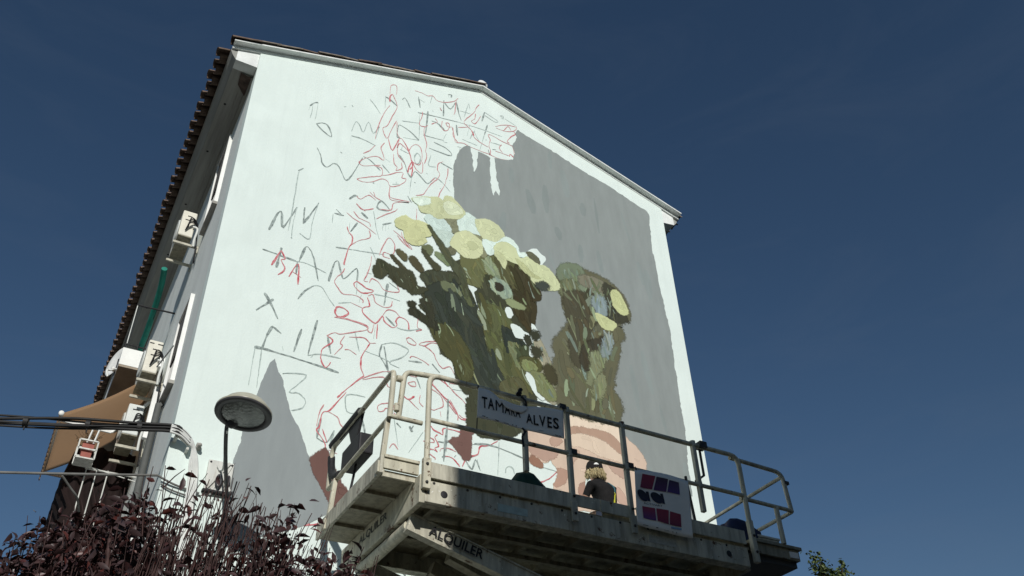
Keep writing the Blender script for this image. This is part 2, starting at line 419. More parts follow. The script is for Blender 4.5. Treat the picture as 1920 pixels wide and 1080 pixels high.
# ------------------------------------------------------------------ lettering
def text_points(txt, size=1.0, xs=1.0, bold=0.0, spacing=1.0):
    """verts and faces of a flat text in (u, v); built-in font"""
    cu = bpy.data.curves.new('lettering', 'FONT')
    cu.body = txt; cu.size = size; cu.space_character = spacing; cu.offset = bold; cu.resolution_u = 3
    ob = bpy.data.objects.new('lettering', cu); COL.objects.link(ob)
    dg = bpy.context.evaluated_depsgraph_get()
    me = bpy.data.meshes.new_from_object(ob.evaluated_get(dg))
    vs = [(v.co.x * xs, v.co.y) for v in me.vertices]; fs = [tuple(p.vertices) for p in me.polygons]
    bpy.data.objects.remove(ob); bpy.data.curves.remove(cu); bpy.data.meshes.remove(me)
    return vs, fs
def fit_text(txt, w, h, bold=0.0):
    """text scaled into a box w by h with its lower-left corner at 0,0"""
    vs, fs = text_points(txt, 1.0, 1.0, bold)
    x0 = min(v[0] for v in vs); x1 = max(v[0] for v in vs); y0 = min(v[1] for v in vs); y1 = max(v[1] for v in vs)
    return [((v[0] - x0) / (x1 - x0) * w, (v[1] - y0) / (y1 - y0) * h) for v in vs], fs
MURAL_PATCHES = [
('grey_background',(140,148,147),0,[5022,14787,5273,14715,5877,14556,6388,14377,7073,14212,7529,14043,7985,13889,8034,13831,7987,13293,7965,12770,7988,12752,8001,12182,8020,11827,8040,11444,8048,11310,8074,11129,8074,10955,8068,10739,8068,10368,8041,10133,8066,9884,8046,9693,8038,9475,8046,9078,8036,8689,7996,8316,7952,7766,7877,7035,7801,6640,6974,6792,6909,7733,6557,8589,5880,8953,5183,8864,5102,9185,5132,9807,5017,10639,4682,11445,3861,11844,3682,12317,3685,12319,3662,12461,3641,12876,3672,13291,3764,13603,3893,13792,3974,13811,4007,13534,4023,13275,4065,13153,4120,13321,4131,13594,4138,13765,4353,13743,4386,13708,4371,13336,4406,12830,4453,12753,4488,12906,4551,12808,4594,12953,4527,13204,4502,13646,4504,13752,4775,13828,4898,13912,4926,14151,4875,14301,4976,14484,4993,14583,4958,14678,5015,14784]),
('grey_background',(142,150,152),0,[1058,8252,1004,8173,993,8058,944,7861,907,7625,861,7392,815,7110,819,6957,766,6687,788,6441,819,6085,686,5694,1112,5768,1705,6035,1917,6184,2083,6313,2079,6348,1911,6569,1736,6836,1598,7117,1497,7345,1411,7439,1323,7629,1176,8012,1125,8072]),
('skin_paint',(112,78,72),0,[1724,6933,1807,7042,1884,7116,1935,7037,2055,6795,2130,6680,2282,6526,2348,6379,2227,6324,2080,6338,1911,6569,1761,6798]),
('skin_paint',(116,82,76),0,[3844,7921,3851,7866,3848,7779,3803,7718,3706,7681,3664,7643,3721,7608,3791,7526,3848,7470,3876,7414,3946,7420,3988,7481,3971,7525,3988,7571,3994,7671,3987,7741,3999,7829,4037,7875,4045,7971]),
('skin_paint',(208,180,160),0,[4937,8266,5731,8591,5838,8628,6016,8657,6375,8676,6597,8637,6716,8487,6797,8405,6950,8315,7060,8182,7101,8059,7085,7973,7025,7751,6933,7417,6863,7174,5606,7008,5560,7256,5466,7296,5352,7273,5463,7483,5454,7587,5363,7690,5317,7741,5264,7668,5166,7646,5130,7578,4987,7599,4959,7676,4938,7918]),
('skin_paint',(226,204,182),1,[5738,8579,6016,8650,6356,8662,6586,8617,6712,8452,6720,8303,6525,8408,6420,8433,6101,8430,5817,8378,5720,8354]),
('skin_paint',(178,142,122),1,[5720,8346,5887,8386,6099,8413,6349,8432,6523,8390,6717,8203,6709,8070,6499,8186,6330,8261,6158,8295,5947,8286,5823,8239,5722,8264]),
('skin_paint',(216,192,170),1,[5709,8204,5911,8269,6157,8286,6363,8236,6563,8118,6700,8003,6372,8002,6030,8053,5860,8078,5706,8066]),
('skin_paint',(190,156,138),1,[5697,7953,5834,7968,5792,7879,5735,7804,5683,7738]),
('skin_paint',(186,152,136),1,[6364,7928,6535,7885,6673,7788,6666,7730,6537,7758,6423,7829]),
('skin_paint',(182,146,130),1,[4985,7882,5409,7887,5412,7809,5318,7757,5234,7707,5090,7737,4980,7788]),
('skin_paint',(186,150,132),1,[5354,8063,5442,8132,5556,8095,5399,7995]),
('skin_paint',(152,108,88),1,[4975,7665,5056,7690,5165,7631,5145,7566,4988,7607]),
('skin_paint',(180,140,122),1,[5462,7589,5585,7585,5568,7460,5471,7364,5371,7314,5446,7464]),
('skin_paint',(160,116,100),1,[5959,7666,6062,7680,6090,7616,6014,7538,5968,7582]),
('skin_paint',(168,128,112),1,[5907,7470,5911,7365,5862,7247,5813,7247,5816,7345]),
('skin_paint',(196,160,142),1,[6508,7517,6631,7388,6624,7265,6471,7356]),
('white_paint',(225,232,225),1,[5950,7571,6017,7531,6047,7438,5961,7330,5887,7247,5868,7258,5912,7380]),
('stem_paint',(170,152,132),0,[5124,9875,5159,10004,5238,9911,5312,9729,5386,9549,5487,9379,5587,9211,5633,8893,5443,8708,5285,8773,5189,8990,5260,9285,5105,9465,5088,9689]),
('stem_paint',(108,98,76),1,[5741,11400,5816,11597,6011,11704,6200,11705,6451,11660,6674,11637,6890,11543,7069,11401,7148,11125,7140,10941,6964,10818,6884,10679,6977,10533,6877,10360,6790,10025,6690,9696,6598,9292,6696,9120,6692,8840,6555,8669,5605,8697,5607,9105,5515,9387,5591,9667,5549,9889,5773,10199,5878,10417,5806,10643,5769,10950,5724,11162]),
('stem_paint',(122,126,104),1,[5725,11395,5786,11603,5982,11727,6202,11723,6221,11576,6108,11366,5854,11275]),
('stem_paint',(116,112,84),1,[5739,11168,5918,11315,6102,11297,6212,11137,6050,11048,5803,10994]),
('stem_paint',(130,134,112),1,[6202,11366,6437,11518,6684,11436,6735,11319,6464,11158,6248,11182]),
('stem_paint',(134,120,104),1,[6250,11552,6507,11577,6696,11542,6647,11389,6427,11412,6205,11401]),
('stem_paint',(70,64,52),1,[6692,11507,6852,11495,6790,11237,6950,10960,7104,10912,6801,10781,6661,10929,6757,11226]),
('stem_paint',(84,74,58),1,[5831,10972,6212,11137,6454,11056,6456,10764,6121,10125,6071,9576,5884,9755,5904,10363]),
('stem_paint',(72,62,50),1,[6134,9949,6525,10251,6613,10216,6423,9856,6128,9564]),
('stem_paint',(134,130,100),1,[6291,9876,6526,9976,6434,9681,6228,9390,6157,9257,6263,9603]),
('stem_paint',(138,132,100),1,[6378,9432,6476,9518,6417,9243,6285,9095,6285,9235]),
('stem_paint',(142,146,150),1,[6631,10377,6719,10342,6630,10099,6522,9945,6562,10170]),
('stem_paint',(140,146,152),1,[6425,11078,6561,11175,6659,11060,6617,10817,6495,10841]),
('blossom_paint',(202,198,124),1,[6845,11432,7012,11466,7092,11274,7150,11093,7088,10989,6954,10994,6857,11120]),
('blossom_paint',(204,200,128),1,[6437,10796,6613,10784,6764,10730,6861,10697,6749,10550,6532,10550]),
('stem_paint',(70,67,50),0,[3122,10474,3190,10364,3233,10217,3109,10144,3204,9973,3109,9841,3313,9697,3282,9519,3359,9406,3487,9255,3515,9102,3690,9020,3729,8873,3768,8701,3868,8523,4015,8461,3947,8392,3943,8019,3938,7988,4154,7849,4382,7852,4678,7966,4960,8178,5069,8500,5116,8596,5125,8784,5051,8898,4963,9036,4927,9135,4852,9251,4994,9447,5029,9614,4925,9755,4789,9770,4738,9870,4728,10014,4881,10034,4933,9962,5072,9962,5160,10034,5172,10278,5220,10665,5238,10734,5305,10742,5302,10836,5241,11088,5102,11266,4726,11356,4324,11367,3959,11194,3742,10951,3718,10724,3480,10636,3349,10649]),
('stem_paint',(112,106,68),1,[3816,11099,4039,11199,4165,11218,4472,11335,4494,11138,4364,10974,4212,10861,4162,10674,4088,10578,3942,10595,3868,10791]),
('stem_paint',(92,84,54),1,[4472,11335,4678,11325,4939,11304,5093,11184,5213,10935,4970,10735,4712,10673,4565,10876,4362,10831,4467,11070]),
('stem_paint',(70,58,38),1,[4855,11126,5093,11184,5267,10955,5308,10739,5172,10636,5219,10540,5179,10250,5094,10061,4895,10131,4755,10438,4737,10654,4919,10746]),
('stem_paint',(74,72,56),1,[3116,10474,3485,10650,3772,10617,3822,10443,3537,10450,3305,10367,3191,10326]),
('stem_paint',(58,60,52),1,[3218,10203,3537,10450,3822,10416,4110,10085,4085,9738,3421,9525,3275,9883]),
('stem_paint',(112,112,84),1,[3467,10425,3584,10453,3704,10374,3681,10325,3540,10303]),
('stem_paint',(100,100,66),1,[4110,10059,4354,10275,4550,10232,4694,10065,4713,9886,4204,9724]),
('stem_paint',(96,92,58),1,[4121,10080,4311,10263,4528,10246,4687,10001,4762,9791,4601,9856,4569,9644,4646,9498,4774,9312,4927,9135,5049,8870,4650,8709,4503,9068,4301,9449,4146,9740]),
('stem_paint',(60,62,54),1,[3623,10029,3962,10174,4146,9797,4248,9377,4401,9175,4600,8774,4392,8639,4090,8739,3990,9135,3785,9457]),
('stem_paint',(84,78,48),1,[3308,9472,3529,9599,3784,9484,3990,9081,3965,8756,3792,8760,3716,8948,3514,9155]),
('stem_paint',(52,56,50),1,[4575,9877,4738,9870,4842,9729,4951,9705,4863,9564,4673,9506,4596,9653]),
('stem_paint',(124,122,88),1,[4676,9620,4838,9613,4941,9473,4824,9215,4760,9308,4711,9461]),
('stem_paint',(72,74,50),1,[4891,9572,5031,9657,5023,9469,4882,9344,4831,9412]),
('stem_paint',(90,84,50),1,[4884,9400,5132,9474,5251,9367,5175,9233,5011,9214,4905,9239]),
('stem_paint',(140,138,92),1,[4937,9360,5073,9371,5165,9300,5092,9210,4931,9219]),
('stem_paint',(96,88,60),1,[4524,8833,4816,8995,4990,8721,4905,8593,4545,8654]),
('stem_paint',(132,128,88),1,[5064,9188,5281,9180,5411,9051,5480,8852,5366,8768,5235,8840,5132,8920,5086,9070]),
('stem_paint',(76,66,46),1,[5333,9363,5402,9354,5476,9207,5442,9115,5354,9242]),
('white_paint',(222,230,224),1,[4720,10017,4880,10004,4960,9941,5099,9941,5123,10142,5196,10075,5252,9915,5221,9846,5127,9817,5085,9631,5112,9502,5046,9505,5048,9735,4954,9793,4803,9775,4744,9902]),
('stem_paint',(60,58,44),1,[4969,9827,5040,9855,5076,9744,5019,9703]),
('stem_paint',(60,58,44),1,[5128,9950,5218,9957,5209,9896,5139,9885]),
('stem_paint',(66,62,46),1,[5118,9635,5210,9651,5199,9585,5126,9569]),
('white_paint',(220,226,218),1,[4958,9103,5035,9144,5112,9050,5125,8891,5179,8798,5272,8769,5242,8721,5125,8784,5052,8925]),
('white_paint',(214,222,212),1,[3918,10532,4087,10509,4039,10410,4110,10138,4134,10107,4075,10260,4015,10402]),
('stem_paint',(160,166,146),1,[4399,10802,4488,10848,4615,10837,4713,10730,4735,10597,4631,10506,4532,10555,4458,10584,4372,10638]),
('stem_paint',(60,50,40),1,[4461,10753,4562,10761,4560,10662,4484,10635]),
('stem_paint',(150,150,118),1,[4266,11227,4367,11178,4491,11021,4527,10891,4439,10944,4288,10946]),
('stem_paint',(150,150,110),1,[4656,10487,4833,10492,4983,10432,4880,10384,4704,10393]),
('white_paint',(190,200,192),1,[4626,10285,4702,10338,4748,10217,4696,10119,4635,10180]),
('stem_paint',(96,96,66),1,[3810,10479,3894,10414,3991,10178,3967,10143,3895,10279]),
('stem_paint',(72,68,50),1,[2388,10491,2459,10486,2573,10448,2732,10421,2888,10452,2995,10362,3040,10219,3128,10184,3223,10204,3130,10114,2976,10026,2883,10105,2794,10105,2622,10200,2561,10284,2459,10162,2361,10158,2316,10272,2368,10371]),
('stem_paint',(98,86,60),1,[2678,10774,2757,10791,2835,10710,2811,10640,2728,10691]),
('stem_paint',(88,76,54),1,[2910,10711,2989,10761,3087,10640,3133,10529,3021,10555]),
('stem_paint',(80,70,50),1,[2605,10663,2795,10504,2825,10456,2632,10584]),
('stem_paint',(112,110,80),1,[3123,11031,3211,11100,3275,11048,3241,10916,3164,10948]),
('stem_paint',(78,72,52),1,[3116,10963,3292,10800,3412,10734,3372,10647,3221,10802]),
('stem_paint',(132,136,102),1,[3334,10985,3525,11002,3623,10926,3577,10829,3407,10923]),
('stem_paint',(60,56,42),1,[2957,9719,3033,9755,3215,9659,3350,9622,3421,9500,3241,9537,3060,9628,2967,9647]),
('stem_paint',(60,56,42),1,[2928,9855,3017,9872,3008,9810,2942,9796]),
('stem_paint',(64,60,46),1,[3114,9957,3272,9959,3327,9645,3209,9809]),
('blossom_paint',(136,131,94),1,[3434,11795,3758,11937,3797,11879,3765,11744,3824,11647,3687,11556,3600,11580,3548,11685]),
('blossom_paint',(140,134,92),1,[3963,11679,4193,11711,4257,11610,4307,11509,4266,11271,4178,11266,4192,11524,4090,11604]),
('blossom_paint',(114,108,74),1,[3546,11153,3643,11234,3717,11191,3669,11086,3572,11077]),
('blossom_paint',(206,216,210),1,[3130,11685,3259,11861,3459,11784,3574,11665,3593,11538,3419,11418,3309,11423,3169,11612]),
('blossom_paint',(200,210,200),1,[3309,11438,3593,11538,3644,11455,3605,11263,3498,11169,3412,11216,3361,11298]),
('blossom_paint',(215,224,216),1,[3746,11852,3885,12102,4027,12068,4143,11992,4251,11851,4232,11715,4014,11700,3812,11636,3755,11740]),
('blossom_paint',(206,202,142),1,[2886,12006,3029,12097,3200,12166,3348,12234,3462,12196,3498,12313,3599,12351,3703,12276,3833,12158,3851,12081,3784,11944,3558,11850,3361,11767,3211,11816,3066,11791,2987,11933]),
('blossom_paint',(226,232,214),1,[2910,12008,3054,12098,3201,12135,3180,12017,3036,11924,2974,11943]),
('blossom_paint',(218,216,172),1,[3476,12146,3601,12231,3756,12172,3821,12075,3606,11953,3504,12002]),
('blossom_paint',(210,203,132),1,[2620,11384,2696,11494,2787,11562,2908,11521,3051,11554,3177,11541,3272,11438,3228,11317,3139,11253,3165,11177,3093,11071,2932,11007,2811,11087,2775,11250,2649,11280]),
('blossom_paint',(213,208,146),1,[3635,11387,3712,11542,3862,11662,3963,11673,4090,11619,4192,11524,4191,11310,4089,11183,3890,11107,3741,11194,3625,11265]),
('blossom_paint',(200,196,134),1,[3939,11454,4065,11474,4090,11394,3989,11326]),
('blossom_paint',(210,206,148),1,[4086,12024,4354,12117,4517,12053,4620,11939,4643,11787,4478,11661,4270,11639,4137,11798]),
('blossom_paint',(222,230,220),1,[4218,11618,4478,11651,4639,11829,4778,11853,4881,11734,4929,11600,5064,11637,5088,11564,4868,11516,4633,11576,4501,11525,4434,11394,4305,11345]),
('blossom_paint',(211,208,146),1,[4445,11557,4637,11730,4846,11659,4925,11478,5165,11593,5274,11513,5510,11456,5641,11294,5712,11136,5595,11007,5375,10987,5192,11038,5094,11208,4940,11328,4679,11348,4473,11424]),
('blossom_paint',(190,186,120),1,[4865,11440,4994,11354,5148,11233,5332,11182,5171,11153,4964,11254]),
('blossom_paint',(208,204,140),1,[4435,11424,4551,11440,4652,11315,4622,11142,4560,11250]),
('white_paint',(226,230,226),1,[5053,11617,5179,11776,5290,11819,5367,11738,5473,11671,5377,11506,5291,11520,5169,11564]),
('blossom_paint',(104,100,70),1,[5073,11649,5175,11695,5301,11621,5328,11503,5190,11554]),
('stem_paint',(70,72,66),1,[5270,11014,5406,11077,5437,11044,5308,10984]),
('stem_paint',(86,84,62),1,[3191,11538,3272,11438,3522,11144,3721,10892,3806,10853,3893,10578,3919,10274,3821,10547,3600,10875,3375,11216])]
SKETCH_LINES = [
('g',35,[1087,13469,1020,13417,959,13317]),
('g',13,[959,13317,952,13200]),
('g',12,[1005,13363,1007,13170,992,13029]),
('g',12,[1087,13469,1088,13273,1082,13047]),
('g',28,[1114,12947,1209,13017,1293,13010,1355,12911,1390,12770,1250,12828,1114,12947]),
('g',25,[1184,12411,1260,12268,1308,12099,1393,12058,1481,12181,1562,12179,1634,12062,1719,11912,1782,11996,1865,12225,1963,12552]),
('g',35,[1576,12500,1606,12486]),
('g',20,[965,11763,955,11537,965,11085]),
('g',44,[1022,11856,946,11762]),
('g',25,[1727,12969,1928,12983,2168,12941]),
('g',12,[1722,12952,1729,12781]),
('g',21,[1718,13068,1770,13334,1837,13309,1925,13159,2000,13454,2105,13221,2199,13436,2156,13113]),
('g',18,[1976,14052,2099,13912,2198,13776]),
('g',30,[2256,14271,2350,14242,2495,14143]),
('g',14,[2268,14262,2271,13973]),
('g',27,[2587,14366,2643,14436,2747,14231]),
('g',27,[2896,14626,2943,14337]),
('g',14,[2910,14567,3022,14529]),
('g',18,[3180,14835,3139,14576]),
('g',35,[3415,14812,3413,14358]),
('g',27,[3429,14752,3555,14634,3676,14887,3730,14594]),
('g',27,[3493,15017,3573,15048,3562,14972]),
('g',18,[3511,15027,3504,14954]),
('g',13,[3193,14406,3206,14364]),
('g',27,[2902,14184,3222,14257,3708,14349]),
('g',35,[3099,14323,3088,13960,3064,13648]),
('g',27,[2547,13616,2578,13679,2776,13610,2955,13469]),
('g',27,[2547,13616,2538,13366,2596,13350]),
('g',18,[2605,13803,2948,13919]),
('g',14,[2955,13469,2943,14174]),
('g',16,[2650,13392,2955,13469]),
('g',40,[3178,14104,3298,14102,3445,13985]),
('g',27,[3029,13646,3427,13707]),
('g',13,[3483,13909,3428,13691,3511,13686]),
('g',27,[3242,13567,3479,13529,3599,13434,3529,13369,3155,13370]),
('g',35,[3684,14255,3712,13993]),
('g',22,[2611,13071,2780,13036]),
('g',22,[2650,13180,2634,13053]),
('g',21,[2934,13140,2883,12997,2923,12868,2988,12928,2993,13079,2934,13140]),
('g',35,[2608,12922,2703,12793,2780,12569,2850,12488]),
('g',25,[2850,12488,2909,12658,3000,12614,3161,12488,3290,12690,3428,12638]),
('g',13,[3428,12638,3592,12482]),
('g',16,[2850,12488,2836,12090]),
('g',18,[3195,13207,3158,12936,3306,12961]),
('g',27,[3394,13108,3629,13054]),
('g',27,[1971,12584,2089,12556,2292,12398]),
('g',23,[2314,12550,2452,12416]),
('g',13,[2357,12714,2447,12670]),
('g',32,[3126,12730,3145,12710]),
('g',35,[2911,12408,2934,12401]),
('g',27,[3571,12761,3582,12743]),
('g',27,[3394,12479,3405,12467]),
('g',40,[2179,12063,2206,12059]),
('g',35,[1814,11532,1895,11641,1954,11659]),
('g',35,[2806,12035,2881,11918]),
('g',18,[1541,13603,1571,13631]),
('g',27,[1672,13717,1696,13693]),
('g',13,[1530,13609,1552,13600]),
('g',16,[2519,12182,2645,12239]),
('g',18,[2579,12265,2613,12225]),
('r',16,[2343,14368,2350,14622,2453,14680,2466,14438]),
('r',27,[2386,14409,2346,14305,2354,14179]),
('r',16,[2386,14409,2452,14282,2497,14096,2421,13832,2348,13544,2266,13440,2309,13280,2368,13234,2430,13494,2505,13751]),
('r',16,[2360,14086,2281,13884,2211,13596,2163,13326,2147,13093]),
('r',16,[2518,13726,2533,13455,2584,13359]),
('r',16,[2818,14752,2963,14765,3085,14748,3181,14802,3281,14722,3429,14752,3626,14894,3700,15021]),
('r',16,[2994,14250,2988,14101,2947,13951,2962,13863,3067,13886]),
('r',16,[3112,13941,3045,13843,3052,13658,3106,13437,3089,13276,3116,13139,3078,12942]),
('r',16,[3247,14205,3297,14134,3227,14065,3181,14009]),
('r',16,[3465,14190,3515,14118,3612,14136,3628,13919,3738,13784]),
('r',20,[2378,13240,2472,12974,2585,13329,2678,13285,2777,13094,2831,12912,2862,12723,2849,12516]),
('r',16,[2555,13074,2586,12912,2657,12829,2728,12746]),
('r',16,[2777,13094,2816,13233,2903,13336,2996,13291,3028,13066,2990,12871,2901,12858,2843,12889]),
('r',23,[2844,12874,2795,12720,2780,12569]),
('r',16,[2855,12880,2929,12725,3042,12691,3043,12955]),
('r',16,[2322,13092,2267,12931,2334,12732,2317,12666,2207,12699,2044,12591,1929,12451,1912,12401,1998,12372,2284,12521]),
('r',16,[2157,12950,2073,12778,1965,12653]),
('r',16,[2499,12898,2523,12678,2581,12619,2564,12525,2667,12631,2649,12767]),
('r',16,[1902,12024,2000,12096,2199,12215,2320,12299,2309,12462,2182,12459]),
('r',16,[1902,12024,2007,12004,2167,12077,2326,12218,2432,12212,2480,12123,2605,12180,2727,12318,2755,12416,2679,12409,2695,12529,2588,12494,2444,12370,2320,12299]),
('r',16,[2481,12110,2480,11959,2517,11867,2706,11896,2855,11920]),
('r',16,[3440,13159,3349,13071,3330,12914,3378,12819,3336,12683,3228,12518,3144,12338,3083,12199,2955,12115]),
('r',16,[3535,13040,3527,12858,3475,12601,3390,12363,3370,12242]),
('r',16,[1934,11650,1998,11613,2091,11720,2150,11759,2257,11700]),
('r',16,[2144,11836,2231,11768,2337,11735]),
('r',18,[2585,13329,2555,13074,2603,13217,2777,13094]),
('r',27,[2831,12912,2869,12813,2820,12674]),
('r',16,[3226,12574,3290,12690]),
('g',23,[3672,14919,3717,14648,3785,14429]),
('g',18,[3933,14994,3843,14559]),
('g',14,[3942,14998,3968,14852]),
('g',32,[4285,14931,4223,14636]),
('g',18,[4285,14931,4571,14830,4500,14770,4293,14843]),
('g',35,[4342,14597,4271,14272]),
('g',18,[4271,14272,4176,13836]),
('g',14,[3426,14294,3819,14369,4289,14414,4666,14429]),
('g',35,[3688,14257,3716,13979]),
('g',14,[3969,14425,3912,14090]),
('g',22,[4069,14301,3970,14033]),
('g',20,[3806,13929,4118,13914]),
('g',18,[4052,14270,4168,14025]),
('g',21,[4405,14143,4643,14175]),
('g',31,[4351,13923,4383,13789]),
('g',23,[4627,15009,4698,15035,4687,14949]),
('g',18,[4654,15016,4652,14937]),
('g',11,[4732,14984,4996,14891]),
('g',12,[3750,14689,3985,14724]),
('g',23,[4646,14297,4905,14283]),
('g',27,[4444,13968,4521,13995]),
('g',27,[4304,14169,4317,14160]),
('g',23,[3711,13681,3792,13700]),
('g',18,[3768,13698,3760,13632]),
('r',16,[3713,15022,3679,14969,3664,14869,3651,14613,3627,14511]),
('r',16,[4174,15090,4105,14971,4070,14838,3985,14679,3885,14525,3844,14404,3919,14333,4002,14266,4052,14118,4169,14036,4352,13987]),
('r',16,[4087,14779,4070,14634,4002,14531,4070,14489,4146,14629,4198,14781]),
('r',16,[3600,14124,3643,13953,3678,13780,3823,13831,3986,13806,4233,13801,4366,13802,4550,13785,4823,13853,4912,13960,4902,14194,4853,14279,4663,14294,4424,14350,4356,14315,4397,14205,4369,14039,4401,13904,4383,13789]),
('r',16,[3722,14209,3919,14311]),
('r',27,[4002,14266,4052,14161,4019,14166]),
('r',16,[4515,14642,4710,14788,4942,14863,4994,14845,4919,14715,4741,14623,4532,14606]),
('r',16,[4688,14596,4798,14789,4866,14710]),
('r',20,[4919,14715,4952,14641,4860,14527,4768,14347,4820,14329]),
('r',16,[4644,14197,4590,14083,4656,13986]),
('r',27,[4809,13953,4828,14027,4895,13973]),
('r',16,[4503,13954,4656,13965,4792,13966]),
('r',16,[3339,14557,3373,14486,3348,14517]),
('r',16,[3461,14193,3525,14216,3543,14117,3497,14007,3433,13974,3383,14055,3396,14213]),
('g',39,[671,10410,707,10564,756,10778,810,10814,855,10548,911,10648,1024,11012]),
('g',18,[1024,11012,1002,10712,1012,10396]),
('g',35,[1003,10392,1024,10383]),
('g',18,[956,11307,957,10903,949,10510]),
('g',35,[1140,11061,1149,10734]),
('g',31,[1149,10734,1235,10941,1345,11245]),
('g',16,[1345,11245,1286,10857,1279,10477,1135,10521]),
('g',27,[1124,10525,1142,10512]),
('g',32,[1607,11139,1764,11151]),
('g',32,[1629,11231,1733,11146]),
('g',12,[1588,11118,1592,10931]),
('g',35,[633,10023,823,10012,1133,9984]),
('g',18,[1133,9984,1306,10000,1598,9938]),
('g',53,[899,10152,883,9986,876,9767]),
('g',23,[1179,10002,1225,10266,1290,10304,1389,10130,1501,9746]),
('g',27,[1244,10274,1201,10059]),
('g',27,[1153,9979,1165,9755]),
('g',44,[1652,9800,1703,10175]),
('g',27,[1703,10175,1760,10221,1831,9999,1888,9934,2058,10195,2080,9942]),
('g',14,[2080,9942,2090,9703]),
('g',35,[1694,10475,1957,10526]),
('g',18,[1957,10526,2480,10624]),
('g',35,[1896,10869,1993,11097]),
('g',27,[1243,9328,1326,9506,1444,9642]),
('g',16,[1444,9642,1559,9659,1672,9510,1782,9385]),
('g',40,[770,9277,871,9143,1013,8903]),
('g',40,[701,8953,822,9104,907,9212]),
('g',27,[925,8702,961,8756,1039,8717]),
('g',39,[1567,9062,1541,8876]),
('g',49,[2038,11336,2149,11255]),
('g',53,[2407,11227,2556,11330]),
('g',12,[2418,11232,2415,11107]),
('g',12,[2461,11249,2464,11127]),
('g',12,[2514,11285,2510,11173]),
('g',14,[2237,11449,2305,11117,2375,10901]),
('g',32,[2283,11581,2321,11683,2374,11721,2507,11578,2331,11531,2283,11581]),
('g',22,[2239,10688,2339,10492]),
('g',44,[2568,10080,2550,9863,2533,9651]),
('g',27,[2587,10112,2751,10033]),
('g',21,[2367,9812,2594,9829,2784,9821]),
('g',35,[2576,9463,2728,9336]),
('g',18,[2216,10165,2299,10171]),
('g',12,[1869,11046,1870,10805]),
('g',27,[2627,11458,2672,11458]),
('g',18,[2169,9730,2141,9577]),
('g',18,[1834,9461,2024,9537]),
('r',31,[798,9786,896,10101]),
('r',21,[896,10101,971,9971,920,9928,995,9788,911,9650]),
('r',27,[1068,9672,1175,9952,1212,9583]),
('r',18,[1091,9787,1242,9724]),
('r',23,[1836,10951,1865,10856,1935,10779,1936,10648,1887,10499,1858,10258,1855,10182]),
('r',16,[1938,10622,2044,10743,2214,10877,2193,11016]),
('r',16,[1870,10125,1839,10027,1737,9843,1808,9724,1895,9647,2071,9684,2196,9644,2201,9586]),
('r',16,[1799,11234,1946,11146,2078,11105,2314,10984]),
('r',20,[1938,11489,2054,11399,2233,11503]),
('r',18,[1938,11489,2008,11435,2099,11390]),
('r',16,[1910,11309,2005,11211,2181,11175,2208,11104]),
('r',16,[2273,10518,2266,10336,2220,10117,2187,10005,2249,10003]),
('r',16,[2397,10579,2429,10736,2522,10987,2613,10942,2642,10819,2607,10672,2476,10675,2460,10590,2580,10583]),
('r',16,[2471,11982,2491,11844,2583,11827,2834,11892,2697,11847,2564,11760,2529,11601,2331,11531]),
('r',16,[2977,11822,2987,11566]),
('r',16,[2598,11181,2737,11100,2853,11010,2937,10907,2788,10984,2670,11100]),
('r',16,[2731,11208,2785,11037,2902,10920]),
('r',20,[2033,9901,2090,9946,2239,9876,2353,9868,2285,9807,2166,9766,2058,9837,2033,9901]),
('r',27,[2239,9876,2301,9862]),
('r',16,[2271,9986,2316,10089,2434,10044,2524,9940,2754,9984,2726,10099,2788,10146]),
('r',20,[2262,9714,2298,9631,2304,9561,2208,9493,2236,9397,2425,9285,2526,9446,2562,9364,2689,9300,2757,9357,2742,9446,2800,9525,2928,9483,2956,9338]),
('r',35,[2425,9285,2525,9458]),
('r',16,[2525,9458,2589,9586,2712,9603,2800,9525]),
('r',16,[2270,9741,2348,9793,2398,9665,2545,9619,2645,9677,2660,9779]),
('r',28,[1806,9346,1840,9393,1938,9391,2003,9331,1932,9250,1856,9225,1803,9276,1806,9346]),
('r',18,[1801,9196,1973,9229,2071,9227,2291,9206,2317,9123]),
('r',16,[2015,9534,2208,9493]),
('r',27,[2456,9283,2464,9170]),
('r',16,[2207,11864,2248,11766]),
('r',16,[2292,11304,2426,11444,2596,11602,2638,11676]),
('g',44,[952,8754,910,8617,866,8362]),
('g',18,[866,8362,886,7767]),
('g',27,[962,8757,1086,8685]),
('g',35,[1359,8847,1294,8443]),
('g',35,[1560,9065,1522,8735,1492,8442]),
('g',21,[1492,8442,1653,8515,1964,8533]),
('g',49,[765,8367,945,8374,1315,8353]),
('g',35,[1315,8353,1674,8326,1954,8298]),
('g',16,[777,8359,777,8101,779,7771]),
('g',11,[1152,8425,1129,8490]),
('g',18,[1199,8072,1508,8136,1390,7928,1313,7816,1443,7828,1544,7742,1508,7620,1377,7553]),
('g',31,[1189,8069,1213,8071]),
('g',20,[2367,8018,2101,7982,2124,7734,2282,7740]),
('g',27,[2546,8949,2524,8763,2612,8636,2701,8486]),
('g',35,[2581,8934,2677,8505]),
('g',20,[2546,8949,2726,9031,2916,9010,2966,8947,2856,8810,2678,8681,2842,8627]),
('g',20,[2129,9027,2222,8723]),
('g',35,[1736,8852,1808,8573]),
('g',35,[1779,7555,1753,7242]),
('g',27,[1753,7242,1897,7211,1979,7405]),
('g',21,[1979,7405,1935,7134]),
('g',35,[2973,8793,3185,8824]),
('g',35,[3352,8852,3476,8732]),
('g',27,[3629,8317,3623,8021,3610,7475]),
('g',44,[2847,7732,2916,7679]),
('g',35,[3047,7735,3095,7654]),
('g',27,[3092,7734,3062,7657]),
('g',14,[2797,7836,2889,7377]),
('g',21,[3075,8618,3178,8395]),
('g',27,[2353,7655,2412,7444]),
('g',18,[2286,8767,2514,8734,2700,8688]),
('g',18,[2422,9226,2415,9013]),
